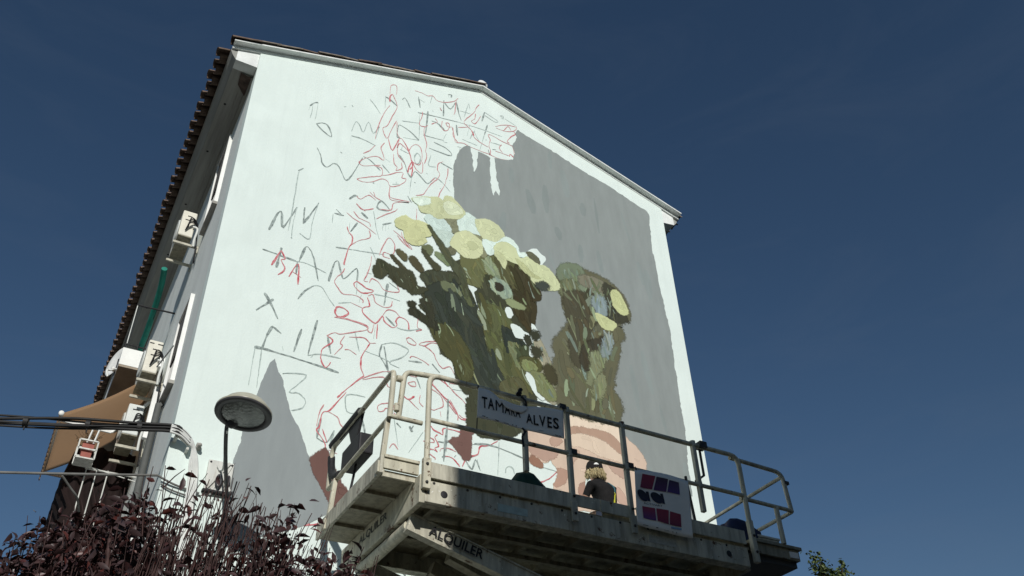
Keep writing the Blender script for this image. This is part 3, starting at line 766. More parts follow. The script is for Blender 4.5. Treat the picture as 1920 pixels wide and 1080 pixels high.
('g',18,[2757,9320,2924,9320,3138,9415]),
('g',12,[3251,7692,3044,7323]),
('g',18,[1563,8463,1537,8419]),
('r',16,[1800,9196,2022,9216,2251,9198,2302,9135,2128,9040,1914,8934,1826,8932,1725,8849]),
('r',20,[1725,8849,1820,8777,1685,8611,1680,8462,1711,8373,1769,8330,1822,8430]),
('r',16,[1981,8929,1928,8785,1965,8746,1863,8565]),
('r',16,[2048,8925,2269,8980,2364,8920,2454,8947]),
('r',21,[2454,9263,2460,9027]),
('r',16,[2302,9135,2373,9105,2405,9301]),
('r',23,[2365,8907,2270,8687,2256,8582,2266,8461,2319,8353]),
('r',21,[2319,8353,2160,8164,2026,7986,1971,7901]),
('r',16,[2301,8300,2533,8464,2732,8545]),
('r',16,[2303,8281,2604,8409,2680,8283,2772,8259]),
('r',20,[2087,8025,1941,7778,1870,7668,1792,7626,1773,7421,1741,7348,1855,7223,1886,7123]),
('r',16,[1799,7752,1752,7616,1734,7411]),
('r',27,[1818,7388,1897,7211]),
('r',16,[1871,7657,2000,7611,2051,7512,2140,7445]),
('r',16,[2003,8694,2067,8714,2183,8661]),
('r',16,[2919,9170,2978,9202,3076,9139,3054,9092,2958,9103,2919,9170]),
('r',16,[3125,9127,3195,9189,3413,9270,3463,9244,3316,9213,3222,9130,3125,9127]),
('r',16,[3222,9130,3370,9042,3422,8925,3522,8823,3643,8884,3718,8775]),
('r',16,[2994,8851,3040,8891,3207,8862,3305,8813]),
('r',16,[2550,7913,2611,7976,2764,8016,2791,7928,2681,7924,2640,7866,2576,7850,2550,7913]),
('r',16,[2980,8415,3082,8469,3108,8401,3039,8382,2980,8415]),
('r',25,[2911,8200,3004,8152,3093,8224]),
('r',16,[3004,8152,3170,8026]),
('r',16,[3183,8273,3176,8149,3236,8092]),
('r',16,[3314,8533,3533,8342,3751,8102]),
('r',16,[2794,7882,2909,7817,3131,7861]),
('r',16,[2762,7325,2822,7406,2891,7333]),
('r',16,[1928,7111,2052,7076]),
('r',16,[3103,9667,3088,9440,3162,9409,3067,9352]),
('r',16,[2962,8548,3102,8550,3123,8606,3217,8607]),
('r',21,[3301,7830,3356,7816,3413,7759,3496,7737,3552,7722,3550,7792,3577,7827,3717,7833,3838,7819,3838,7762,3692,7671]),
('r',16,[3270,7724,3307,7649,3403,7616,3418,7571,3337,7552,3256,7554]),
('r',21,[3469,7702,3430,7651,3473,7577,3488,7525,3434,7485,3463,7451]),
('r',21,[3281,7436,3368,7450,3422,7455,3477,7433]),
('r',16,[3288,7431,3343,7383,3439,7336,3440,7303]),
('r',16,[3517,7450,3530,7494,3639,7526,3764,7499]),
('r',20,[3573,7394,3696,7394,3780,7331,3822,7286]),
('r',20,[3305,8521,3406,8473,3537,8358,3654,8269,3770,8107,3843,8038,3943,8063]),
('r',16,[3377,8495,3375,8555,3430,8624,3561,8577,3649,8524,3737,8442,3840,8378,3913,8307]),
('r',16,[3281,8394,3337,8416,3451,8380,3524,8310,3548,8183,3472,8126,3390,8075,3291,8115]),
('r',16,[3501,8082,3517,7999]),
('r',16,[3653,8314,3770,8137,3786,8009]),
('r',16,[3988,7474,4101,7527,4130,7618,4144,7664]),
('r',21,[3863,7295,3904,7393]),
('r',35,[3546,8618,3620,8532]),
('r',16,[3633,8596,3794,8610]),
('g',31,[3624,8321,3616,8010,3575,7313]),
('g',27,[3472,7591,3582,7610,3651,7633]),
('g',35,[4016,7676,4130,7703]),
('g',31,[3918,7389,3988,7308]),
('g',18,[4072,7465,4044,7321]),
('g',22,[4094,7456,4128,7353]),
('g',27,[3121,8530,3183,8382]),
('g',18,[3678,8502,3883,8527]),
('g',18,[3632,8642,3641,8568]),
('g',35,[3546,7374,3600,7393]),
('g',27,[3764,7451,3737,7410]),
('g',44,[3034,7722,3078,7649]),
('g',27,[3100,7753,3063,7674]),
('r',20,[3974,7480,4106,7547,4144,7669,4299,7724,4437,7833]),
('r',23,[5111,7308,5277,7409,5430,7556]),
('r',16,[3799,8105,3876,8065,3934,8070]),
('r',16,[3863,7308,3899,7408]),
('g',30,[4049,7694,4377,7732,4867,7643]),
('g',18,[4456,7818,4426,7284]),
('g',21,[4553,7348,4564,7425,4624,7466,4681,7432,4698,7361]),
('g',14,[5165,7575,5430,7556]),
('g',23,[3918,7394,4011,7286,4068,7445,4142,7296]),
('r',21,[1715,6057,1779,6055,2074,6164]),
('r',35,[1671,6036,1793,6078]),
('r',11,[1926,6103,1959,6054]),
('g',27,[2972,5734,3086,5630]),
('g',18,[1895,6076,1939,5982]),
('r',14,[3265,5671,3372,5770]),
('g',27,[2432,5695,2467,5614])]
# ------------------------------------------------------------------ ground
W_, ZC, ZE, ZA, DEPTH = 8.4, 13.78, 14.148, 15.469, 26.0     # gable width, soffit, rake foot, apex, length of the block
SLOPE = (ZA - ZE) / 4.2
g = MB(); g.add([(-900, -900, -0.12), (900, -900, -0.12), (900, 900, -0.12), (-900, 900, -0.12)], [(0, 1, 2, 3)])
structure(g.build('road', M['asphalt']))
g = MB(); g.box((-40, -6.5, -0.3), (60, 40, 0.0)); structure(g.build('pavement', M['pavement']))

# ------------------------------------------------------------------ the painted apartment block
bld = thing('apartment_building', 'white gabled apartment block with an unfinished flower mural on its end wall', 'building', (4.2, 13, 0))
b = MB()
b.prism([(0, 0, 0), (W_, 0, 0), (W_, 0, ZE), (4.2, 0, ZA), (0, 0, ZE)], (0, 0.3, 0))
gable = b.build('gable_wall', M['wall'], bld)
b = MB()
b.box((0.012, 0.3, 0), (0.3, DEPTH, ZE - 0.03)); b.box((W_ - 0.3, 0.3, 0), (W_ - 0.012, DEPTH, ZE - 0.03)); b.box((0.3, DEPTH - 0.3, 0), (W_ - 0.3, DEPTH, ZE))
side = b.build('side_wall', M['side_wall'], bld)
# painted front of the eaves boxes, set back a little from the gable
b = MB()
b.prism([(-0.36, 0.022, ZC), (-0.003, 0.022, ZC), (-0.003, 0.022, ZE), (-0.36, 0.022, ZE - SLOPE * 0.36)], (0, 0.2, 0))
b.prism([(W_ + 0.003, 0.022, ZC), (W_ + 0.30, 0.022, ZC + 0.05), (W_ + 0.30, 0.022, ZE - SLOPE * 0.30), (W_ + 0.003, 0.022, ZE)], (0, 0.2, 0))
b.build('eaves_end', M['trim'], bld)
# soffit running away along the flank: flat boards with a moulding at the outer edge
b = MB()
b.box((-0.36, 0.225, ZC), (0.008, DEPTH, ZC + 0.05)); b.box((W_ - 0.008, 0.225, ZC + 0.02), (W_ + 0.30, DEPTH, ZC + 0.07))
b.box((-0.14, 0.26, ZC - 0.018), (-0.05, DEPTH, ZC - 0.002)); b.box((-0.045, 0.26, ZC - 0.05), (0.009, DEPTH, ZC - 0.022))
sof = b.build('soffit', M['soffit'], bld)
b = MB()
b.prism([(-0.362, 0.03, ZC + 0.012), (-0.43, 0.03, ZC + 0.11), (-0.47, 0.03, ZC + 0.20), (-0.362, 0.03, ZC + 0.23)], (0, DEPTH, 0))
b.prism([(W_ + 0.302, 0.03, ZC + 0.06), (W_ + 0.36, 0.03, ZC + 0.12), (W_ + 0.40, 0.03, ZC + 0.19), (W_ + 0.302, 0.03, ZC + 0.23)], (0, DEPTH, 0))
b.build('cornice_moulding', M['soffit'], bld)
b = MB()
b.prism([(-0.03, 0.235, ZC - 0.056), (-0.21, 0.235, ZC - 0.024), (-0.19, 0.50, ZC - 0.024), (-0.10, 0.62, ZC - 0.024), (-0.03, 0.68, ZC - 0.056)], (0, 0, -0.003))  # flat irregular dark brown patch on the soffit beside the gable
b.build('brown_patch', M['soffit_brown'], sof)
b = MB()
for y, x in ((1.05, -0.27), (2.3, -0.26), (3.9, -0.28), (5.6, -0.25), (7.7, -0.27)):
    b.lathe([(0.0, 0), (0.022, 0), (0.022, -0.004), (0, -0.004)], (x, y, ZC), (0, 0, 1), 8)
b.build('vent_hole', M['dark'], sof)
# rake moulding: a flat band with a lip that throws a thin shadow
def zr(x): return ZE + SLOPE * x if x <= 4.2 else ZE + SLOPE * (W_ - x)
def rake(x0, x1, y0, y1, h0, h1):
    return [(x0, y0, zr(x0) + h0), (x1, y0, zr(x1) + h0), (x1, y0, zr(x1) + h1), (x0, y0, zr(x0) + h1)], (0, y1 - y0, 0)
b = MB()
for x0, x1 in ((-0.46, 4.2), (4.2, W_ + 0.42)):
    b.prism(*rake(x0, x1, -0.012, 0.30, -0.004, 0.055))
    b.prism(*rake(x0, x1, -0.125, 0.30, 0.057, 0.084))
b.build('rake_moulding', M['trim'], bld)
# rough mortar bedding between the lip and the edge tiles
b = MB()
for side_ in (0, 1):
    n = 70
    top = []; 
    for i in range(n + 1):
        x = (-0.45 + (4.62) * i / n) if side_ == 0 else (4.23 + 4.55 * i / n)
        top.append((x, zr(x) + 0.0845, (0.028 + rnd.random() * 0.03 if side_ == 0 else 0.002 + rnd.random() * 0.008), -0.115 + rnd.random() * 0.025))
    vs = []
    for x, z, h, y in top: vs += [(x, y, z), (x, y + 0.01, z + h), (x, 0.2, z + h)]
    fs = []
    for i in range(n): fs += [(3*i, 3*i+3, 3*i+4, 3*i+1), (3*i+1, 3*i+4, 3*i+5, 3*i+2)]
    b.add(vs, fs)
b.build('mortar_bed', M['mortar'], bld)

# ---- roof: individual barrel tiles on the edges, one ribbed field behind
roof = bpy.data.objects.new('roof', None); COL.objects.link(roof); parented(roof, bld)
def tile_mesh(name, mt, r0=0.098, r1=0.082, ln=0.46, th=0.014):
    """cover tile lying along +x, wide end at x = 0"""
    m = MB(); vs = []; fs = []; n = 6
    for x, r in ((0, r0), (ln, r1)):
        for rr in (r, r - th):
            for k in range(n + 1):
                t = math.pi * k / n
                vs.append((x, math.cos(t) * rr, math.sin(t) * rr * 0.80))
    q = n + 1
    for k in range(n):
        fs += [(k, k + 1, 2*q + k + 1, 2*q + k), (q + k + 1, q + k, 3*q + k, 3*q + k + 1), (k + 1, k, q + k, q + k + 1), (2*q + k, 2*q + k + 1, 3*q + k + 1, 3*q + k)]
    fs += [(0, 2*q, 3*q, q), (n, q + n, 3*q + n, 2*q + n)]
    m.add(vs, fs)
    return m.mesh(name, mt)
tmesh = [tile_mesh('tile', M['tile']), tile_mesh('tile', M['tile_old'], 0.10, 0.084), tile_mesh('tile', M['tile_old'], 0.094, 0.08, 0.45)]
ANG = math.atan(SLOPE)
def put_tile(x, y, z, left, me=None, flip=False, tilt=0.0, scale=1.0):
    o = bpy.data.objects.new('tile', me or rnd.choice(tmesh)); COL.objects.link(o)
    o.parent = roof
    rot = Euler((math.pi if flip else 0, -(ANG + tilt), 0)) if left else Euler((math.pi if flip else 0, -(ANG + tilt), math.pi))
    o.rotation_euler = (Euler((rnd.uniform(-.10, .10), rnd.uniform(-.03, .03), rnd.uniform(-.06, .06))).to_matrix() @ rot.to_matrix()).to_euler() if not flip else rot
    o.location = Vector((x, y, z))
    o.scale = (scale, scale, scale)
TX = 0.36
for i in range(13):                      # edge rows that follow the rakes
    x = -0.50 + TX * i
    put_tile(x, -0.06, zr(x) + 0.112, True, tmesh[i % 3], scale=rnd.uniform(.98, 1.10))
    x = W_ + 0.50 - TX * i
    put_tile(x, 0.035, zr(x) + 0.088, False, tmesh[1 + i % 2], scale=rnd.uniform(.80, .88))
for i in range(92):                      # tile ends along the left-hand eaves
    y = 0.21 + 0.26 * i
    put_tile(-0.645 + rnd.uniform(-.03, .02), y + rnd.uniform(-.02, .02), zr(-0.645) + 0.068 + rnd.uniform(-.008, .008), True, tmesh[0])
    put_tile(-0.61, y + 0.13, zr(-0.61) + 0.082, True, tmesh[0], flip=True)
for i in range(14):                      # first eaves tiles on the right
    y = 0.25 + 0.26 * i
    put_tile(W_ + 0.53, y, zr(W_ + 0.53) + 0.06, False, tmesh[0])
for i in range(24):                      # ridge
    o = bpy.data.objects.new('ridge_tile', tmesh[1]); COL.objects.link(o); o.parent = roof
    o.rotation_euler = (rnd.uniform(-.04, .04), -0.02, math.pi / 2); o.scale = (1, 1.3, 1.3)
    o.location = (4.2, -0.02 + 0.38 * i, ZA + 0.10)
b = MB()                                 # ribbed field of the rest of the roof
for left in (True, False):
    xs = [-0.2, 4.2] if left else [W_ + 0.2, 4.2]
    ny = 400; vs = []
    for i in range(ny + 1):
        y = 0.14 + (DEPTH - 0.1) * i / ny
        h = 0.10 + 0.05 * math.cos(2 * math.pi * (y - 0.21) / 0.26)
        for x in xs: vs.append((x, y, zr(x) + h))
    b.add(vs, [(2*i, 2*i+1, 2*i+3, 2*i+2) for i in range(ny)], True)
fo = b.build('tile_field', M['tile'], None); fo.parent = roof; stuff(fo)
b = MB()                                 # white end cap on the ridge
b.lathe([(0.001, -0.10), (0.07, -0.10), (0.105, -0.085), (0.115, -0.05), (0.11, 0.05), (0.10, 0.12)], (4.2, -0.02, ZA + 0.15), (0, 1, 0), 16)
o = b.build('ridge_cap', M['trim'], None); o.parent = roof

# ---- windows on the flank with projecting white surrounds
def window(y0, y1, z0, z1, p=0.046, t=0.035, sill=True, sash=True):
    m = MB()
    m.box((-p, y0, z0), (0.02, y0 + t, z1)); m.box((-p, y1 - t, z0), (0.02, y1, z1)); m.box((-p, y0 + t, z1 - t), (0.02, y1 - t, z1))
    w = m.build('window', M['frame_white'], bld)
    if sill:
        m = MB(); m.box((-p - 0.02, y0 - 0.03, z0 - 0.055), (0.02, y1 + 0.03, z0 - 0.002)); m.build('sill', M['concrete'], w)
    m = MB(); m.box((-0.006, y0 + t, z0), (0.005, y1 - t, z1 - t)); m.build('pane', M['glass'], w)
    m = MB(); m.box((-0.02, y0 + t, z0 + (z1 - z0) * .45), (-0.008, y1 - t, z1 - t)); m.build('shutter', M['blind'], w)
    return w
window(1.27, 2.10, 11.74, 13.34)
window(1.27, 2.10, 8.33, 9.86)
window(1.27, 2.10, 4.9, 6.4)
for z in (11.7, 8.3, 4.9):
    for y in (10.2, 13.6, 17.0, 20.4): window(y, y + 1.3, z, z + 1.4)
b = MB()
b.tube([(-0.11, 1.20, 8.86), (-0.20, 1.95, 8.90)], 0.012, 6); b.build('curtain_rod', M['frame_white'], bld)

b = MB(); b.tube([(-.06, 1.80, 8.22), (-.06, 1.80, .1)], .05, 10); b.tube([(-.02, 1.80, 8.19), (-.06, 1.80, 8.22)], .05, 10); b.build('drainpipe', M['steel_dark_grey'], bld)
b = MB(); b.box((-0.10, 2.60, 8.08), (-0.02, 2.68, 8.96)); b.build('cable_duct', M['frame_white'], bld)
# balcony high on the flank
bal = bpy.data.objects.new('balcony', None); COL.objects.link(bal); parented(bal, bld)
b = MB(); b.box((-0.66, 3.45, 9.98), (0.02, 9.2, 10.02)); b.box((-0.66, 3.45, 9.70), (-0.60, 9.2, 9.98)); b.box((-0.60, 3.45, 9.70), (0.02, 3.50, 9.98))
o = b.build('parapet', M['frame_white'], None); o.parent = bal
b = MB(); b.box((-0.655, 3.455, 9.66), (0.02, 9.2, 9.698)); o = b.build('slab', M['balcony_under'], None); o.parent = bal
b = MB()
for x in (-0.64, -0.45, -0.22): b.tube([(x, 3.47, 10.02), (x, 3.47, 10.16)], 0.012, 6)
b.tube([(-0.66, 3.47, 10.10), (-0.05, 3.47, 10.10)], 0.010, 6)
o = b.build('railing', M['dark'], None); o.parent = bal
# lower balcony whose outer side carries dark brown curtains
low = bpy.data.objects.new('balcony', None); COL.objects.link(low); parented(low, bld)
b = MB(); b.box((-0.96, 3.9, 4.6), (0.02, 9.4, 4.9)); o = b.build('slab', M['concrete'], None); o.parent = low
b = MB()
for x, y in ((-0.70, 2.95), (-0.56, 2.95), (-0.41, 2.95)):
    b.tube([(x, y, 4.6), (x, y, 7.62)], 0.010, 6)
b.tube([(-0.72, 2.95, 7.60), (-0.02, 2.95, 7.60)], 0.014, 6); b.box((-0.74, 2.9, 4.5), (0.02, 3.9, 4.62))
o = b.build('railing', M['metal_white'], None); o.parent = low
b = MB(); vs = []; ny, nzz = 60, 14
for j in range(nzz + 1):
    for i in range(ny + 1):
        y = 4.1 + 4.6 * i / ny; z = 4.9 + 3.6 * j / nzz
        belly = 0.10 * math.sin(j * 1.15) + 0.05 * math.sin(j * 2.3 + 1)
        vs.append((-1.0 + 0.16 * j / nzz * 1.0 - belly * 0.9 + 0.035 * math.sin(i * 1.1), y, z))
b.add(vs, [(j*(ny+1)+i, j*(ny+1)+i+1, (j+1)*(ny+1)+i+1, (j+1)*(ny+1)+i) for j in range(nzz) for i in range(ny)], True)
vs = []
for j in range(nzz + 1):
    for i in range(21):
        z = 4.9 + 3.6 * j / nzz; belly = 0.10 * math.sin(j * 1.15) + 0.05 * math.sin(j * 2.3 + 1)
        x0 = -1.0 + 0.16 * j / nzz - belly * 0.9
        vs.append((x0 + (0 - x0) * i / 20, 4.1 + 0.05 * math.sin(i * 1.4), z))
b.add(vs, [(j*21+i, j*21+i+1, (j+1)*21+i+1, (j+1)*21+i) for j in range(nzz) for i in range(20)], True)
o = b.build('curtain', M['fabric_brown'], None, fix=False); o.parent = low
sol = o.modifiers.new('thickness', 'SOLIDIFY'); sol.thickness = 0.01

# ------------------------------------------------------------------ the mural: pigment patches, brush marks and sketch lines on the gable
mural = bpy.data.objects.new('mural', None); COL.objects.link(mural); parented(mural, bld)
depth = {'paint': 0.005, 'line': 0.0025}
def next_y(kind):
    if kind == 'line': depth['line'] += 0.000008; return -depth['line']
    depth['paint'] += 0.00006 if kind == 'patch' else 0.0000025
    return -depth['paint']
def smooth_closed(pts, k=3):
    n = len(pts); out = []
    for i in range(n):
        p0, p1, p2, p3 = pts[i - 1], pts[i], pts[(i + 1) % n], pts[(i + 2) % n]
        for s in range(k):
            t = s / k
            out.append(tuple(0.5 * ((2 * p1[a]) + (-p0[a] + p2[a]) * t + (2 * p0[a] - 5 * p1[a] + 4 * p2[a] - p3[a]) * t * t + (-p0[a] + 3 * p1[a] - 3 * p2[a] + p3[a]) * t ** 3) for a in (0, 1)))
    return out
def smooth_open(pts, k=4):
    if len(pts) < 3: return pts
    e = [pts[0]] + list(pts) + [pts[-1]]; out = []
    for i in range(1, len(e) - 2):
        p0, p1, p2, p3 = e[i - 1], e[i], e[i + 1], e[i + 2]
        for s in range(k):
            t = s / k
            out.append(tuple(0.5 * ((2 * p1[a]) + (-p0[a] + p2[a]) * t + (2 * p0[a] - 5 * p1[a] + 4 * p2[a] - p3[a]) * t * t + (-p0[a] + 3 * p1[a] - 3 * p2[a] + p3[a]) * t ** 3) for a in (0, 1)))
    out.append(tuple(pts[-1]))
    return out
def ragged(pts, amp, step=0.05):
    out = []; n = len(pts)
    for i in range(n):
        a, c = pts[i], pts[(i + 1) % n]
        L_ = math.hypot(c[0] - a[0], c[1] - a[1]); k = max(1, int(L_ / step))
        for s in range(k):
            t = s / k
            out.append((a[0] + (c[0] - a[0]) * t + rnd.gauss(0, amp), a[1] + (c[1] - a[1]) * t + rnd.gauss(0, amp)))
    return out
def inside(p, poly):
    c = False; n = len(poly); j = n - 1
    for i in range(n):
        if (poly[i][1] > p[1]) != (poly[j][1] > p[1]) and p[0] < (poly[j][0] - poly[i][0]) * (p[1] - poly[i][1]) / (poly[j][1] - poly[i][1]) + poly[i][0]: c = not c
        j = i
    return c
class Paint:
    def __init__(s): s.v = []; s.f = []; s.c = []
    def poly(s, pts, col, kind, feather=0.0):
        y = next_y(kind); b0 = len(s.v); n = len(pts)
        s.v += [(p[0], y, p[1]) for p in pts]
        for t in tessellate_polygon([[Vector((p[0], p[1], 0)) for p in pts]]):
            s.f.append([b0 + i for i in t]); s.c.append([(*col, 1)] * 3)
        if feather:
            ar = sum(pts[i - 1][0] * pts[i][1] - pts[i][0] * pts[i - 1][1] for i in range(n)); sg = 1 if ar > 0 else -1
            b1 = len(s.v); w = feather
            for i in range(n):
                a, c = pts[i - 1], pts[(i + 1) % n]; dx, dz = c[0] - a[0], c[1] - a[1]; L_ = math.hypot(dx, dz) or 1
                w = 0.6 * w + 0.4 * feather * rnd.uniform(.35, 1.75)
                s.v.append((pts[i][0] + sg * dz / L_ * w, y, pts[i][1] - sg * dx / L_ * w))
            for i in range(n):
                k = (i + 1) % n
                s.f.append([b0 + i, b0 + k, b1 + k, b1 + i]); s.c.append([(*col, 1), (*col, 1), (*col, 0), (*col, 0)])
    def build(s, name, parent):
        me = bpy.data.meshes.new(name); me.from_pydata(s.v, [], s.f)
        at = me.color_attributes.new('pigment', 'FLOAT_COLOR', 'CORNER')
        buf = []
        for p in me.polygons:
            for c in s.c[p.index]: buf += c
        at.data.foreach_set('color', buf)
        me.materials.append(M['paint'])
        o = bpy.data.objects.new(name, me); COL.objects.link(o); o.parent = parent
        return o
M['paint'] = paint_attr('mural_paint')
PAINT_GAIN = 1.02
def pig(rgb, k=1.0, part=''):
    if part == 'stem_paint': rgb = (rgb[0] * .97, rgb[1] * 1.01, rgb[2] * .97)
    if part == 'blossom_paint': rgb = (rgb[0] * 1.0, rgb[1] * 1.01, rgb[2] + (rgb[0] - rgb[2]) * .22)
    if part == 'skin_paint': k *= 1.09
    g_ = sum(rgb) / 3
    return tuple(min(0.9, lin(min(255, g_ + (c - g_) * s)) * PAINT_GAIN * k * t) for c, s, t in zip(rgb, (.80, .80, .86), (.93, 1.02, 1.02) if part in ('stem_paint', 'blossom_paint') else (.985, 1.0, .985)))
marks = {k: Paint() for k in ('grey_background', 'skin_paint', 'stem_paint', 'blossom_paint')}
PART_NAME = {'grey_background': 'grey_background', 'skin_paint': 'painted_hand', 'stem_paint': 'painted_stem', 'blossom_paint': 'painted_blossom', 'white_paint': 'bare_patch'}
FEATHER = {'grey_background': .014, 'skin_paint': .05, 'stem_paint': .055, 'blossom_paint': .036, 'white_paint': .015}
def patch(part, pts, col):
    q = Paint(); q.poly(pts, col, 'patch', FEATHER[part] * (2.2 if part == 'stem_paint' and min(p[0] for p in pts) > 5.1 else 1)); q.build(PART_NAME[part], mural)
def dab(pt, ang, ln, w, rgb, part, bend=0.0, k=1.0):
    n = 7; L_, R_ = [], []
    for i in range(n + 1):
        t = i / n; u = (t - .5) * ln; ww = w * (math.sin(math.pi * (0.08 + 0.84 * t)) ** 0.6) * rnd.uniform(.8, 1.1) * .5
        off = bend * ln * (t - .5) ** 2
        cx = pt[0] + math.cos(ang) * u - math.sin(ang) * off; cz = pt[1] + math.sin(ang) * u + math.cos(ang) * off
        L_.append((cx - math.sin(ang) * ww, cz + math.cos(ang) * ww)); R_.append((cx + math.sin(ang) * ww, cz - math.cos(ang) * ww))
    marks[part].poly(L_ + R_[::-1], pig(rgb, k, part), 'dab', 0 if part == 'grey_background' else w * .34)
MASSES = []
for part, rgb, sm, flat in MURAL_PATCHES:
    pts = [(flat[i] / 1000, flat[i + 1] / 1000) for i in range(0, len(flat), 2)]
    if sm: pts = smooth_closed(pts, 3)
    area = abs(sum(pts[i - 1][0] * pts[i][1] - pts[i][0] * pts[i - 1][1] for i in range(len(pts)))) / 2
    pts = ragged(pts, 0.004 if area < 3 else 0.007, 0.06)
    if part == 'white_paint': patch(part, pts, (0.72, 0.815, 0.775)); continue
    patch(part, pts, pig(rgb, 1.0, part))
    if part == 'stem_paint' and area > .8: MASSES.append(pts)
    xs = [p[0] for p in pts]; zs = [p[1] for p in pts]
    if part == 'stem_paint' and area > 0.03:
        nd = int(min(150, 12 + area * 60)); tries = 0
        while nd > 0 and tries < 1800:
            tries += 1
            p = (rnd.uniform(min(xs), max(xs)), rnd.uniform(min(zs), max(zs)))
            if not inside(p, pts): continue
            big = area > .4; ang = math.radians(rnd.gauss(112 if p[0] < 6.0 else 94, 14)); ln = rnd.uniform(.14, .62) * (1 if big else .6); w = rnd.uniform(.022, .095) * (1 if big else .55)
            e = [(p[0] + math.cos(ang) * ln * s, p[1] + math.sin(ang) * ln * s) for s in (-.5, .5)]
            home = [q for q in MASSES if inside(p, q)]; home = home[-1] if home else pts
            if not (inside(e[0], home) and inside(e[1], home)): continue
            k = rnd.choice((.80, .88, .94, 1.07, 1.14, 1.24)); hue = rnd.choice(((1, 1, 1), (.98, 1.02, .96), (1.03, .99, .94), (.98, 1.0, 1.04), (.99, 1.02, 1.04)))
            base = rgb
            if rnd.random() < .10: base = rnd.choice(((150, 150, 118), (132, 134, 108), (162, 162, 138))); k = .95; w *= .7; ln *= .75
            elif p[0] > 5.1 and rnd.random() < .30: base = rnd.choice(((124, 120, 94), (112, 110, 84), (128, 134, 124)))
            dab(p, ang, ln, w, [base[i] * hue[i] for i in range(3)], part, rnd.uniform(-.45, .45), k); nd -= 1
    if part in ('blossom_paint', 'skin_paint') and area > 0.02:
        nd = int(min(44, 6 + area * 46)) if part == 'blossom_paint' else int(min(9, area * 12)); tries = 0
        while nd > 0 and tries < 400:
            tries += 1
            p = (rnd.uniform(min(xs), max(xs)), rnd.uniform(min(zs), max(zs)))
            ang = rnd.uniform(0, math.pi) if part == 'blossom_paint' else math.radians(rnd.gauss(-22, 25)); ln = rnd.uniform(.07, .24); w = rnd.uniform(.025, .07)
            e = [(p[0] + math.cos(ang) * ln * s * 1.1, p[1] + math.sin(ang) * ln * s * 1.1) for s in (-.5, .5)]
            if not (inside(p, pts) and inside(e[0], pts) and inside(e[1], pts)): continue
            dab(p, ang, ln, w, rgb, part, rnd.uniform(-1.2, 1.2), rnd.choice((.92, .95, .97, 1.03, 1.06, 1.09) if part == 'blossom_paint' else (.93, .96, 1.04, 1.07))); nd -= 1
    if part == 'grey_background' and area > 3:
        nd = 34; tries = 0
        while nd > 0 and tries < 3000:
            tries += 1
            p = (rnd.uniform(min(xs), max(xs)), rnd.uniform(min(zs), max(zs))); ln = rnd.uniform(.3, .95); w = rnd.uniform(.06, .2)
            ang = math.radians(rnd.gauss(94, 7)); hot = abs(p[0] - 5.9) < .9 and abs(p[1] - 12.6) < .8
            e = [(p[0] + math.cos(ang) * ln * s, p[1] + math.sin(ang) * ln * s) for s in (-.55, .55)]
            if not (inside(p, pts) and inside(e[0], pts) and inside(e[1], pts)): continue
            dab(p, ang, ln, w, (rgb[0] * .98, rgb[1], rgb[2] * 1.0), part, rnd.uniform(-.1, .1), rnd.choice((.90, .92, .95)) if hot else rnd.choice((.975, .985, 1.015, 1.02))); nd -= 1
for k, v in marks.items(): stuff(v.build('brush_marks', mural))

# sketch lines: charcoal letters and red construction lines, drawn with uneven pressure
def line_mat(name, c1, c2, lo, hi):
    m = mat(name, c1, 0.9, col2=c2, vscale=16, spec=0.1)
    for n in m.node_tree.nodes:
        if n.bl_idname == 'ShaderNodeValToRGB': n.color_ramp.elements[0].position = lo; n.color_ramp.elements[1].position = hi
    return m
M['charcoal'] = line_mat('charcoal', (0.17, 0.205, 0.20), (0.42, 0.49, 0.465), 0.38, 0.62)
M['faint_charcoal'] = line_mat('faint_charcoal', (0.30, 0.36, 0.345), (0.52, 0.61, 0.58), 0.36, 0.62)
M['red_chalk'] = line_mat('red_chalk', (0.52, 0.085, 0.11), (0.62, 0.30, 0.31), 0.38, 0.62)
M['faint_red'] = line_mat('faint_red', (0.50, 0.15, 0.17), (0.63, 0.42, 0.41), 0.38, 0.64)
for k, wd, flat in SKETCH_LINES:
    nm, mt = ('charcoal_stroke', 'charcoal' if wd > 22 else 'faint_charcoal') if k == 'g' else ('red_stroke', 'red_chalk' if wd > 19 else 'faint_red')
    pts = smooth_open([(flat[i] / 1000, flat[i + 1] / 1000) for i in range(0, len(flat), 2)], 4)
    den = [pts[0]]
    for p in pts[1:]:
        a = den[-1]; L_ = math.hypot(p[0] - a[0], p[1] - a[1]); n = max(1, int(L_ / .06))
        for s in range(1, n + 1): den.append((a[0] + (p[0] - a[0]) * s / n + rnd.gauss(0, .0018), a[1] + (p[1] - a[1]) * s / n + rnd.gauss(0, .0018)))
    w = wd / 1000 * (0.94 if k == 'g' else 1.0); y = next_y('line'); vs = []; n = len(den); ph = rnd.uniform(0, 6)
    for i, p in enumerate(den):
        a, c = den[max(0, i - 1)], den[min(n - 1, i + 1)]; d = math.hypot(c[0] - a[0], c[1] - a[1]) or 1
        nx, nzv = -(c[1] - a[1]) / d, (c[0] - a[0]) / d
        ww = w * .5 * (0.85 + 0.30 * math.sin(i * .55 + ph) + rnd.uniform(-.15, .15)) * (0.55 if i in (0, n - 1) else 1)
        vs += [(p[0] + nx * ww, y, p[1] + nzv * ww), (p[0] - nx * ww, y, p[1] - nzv * ww)]
    b = MB(); b.add(vs, [(2*i, 2*i+1, 2*i+3, 2*i+2) for i in range(n - 1)])
    o = b.build(nm, M[mt], None, fix=False); o.parent = mural
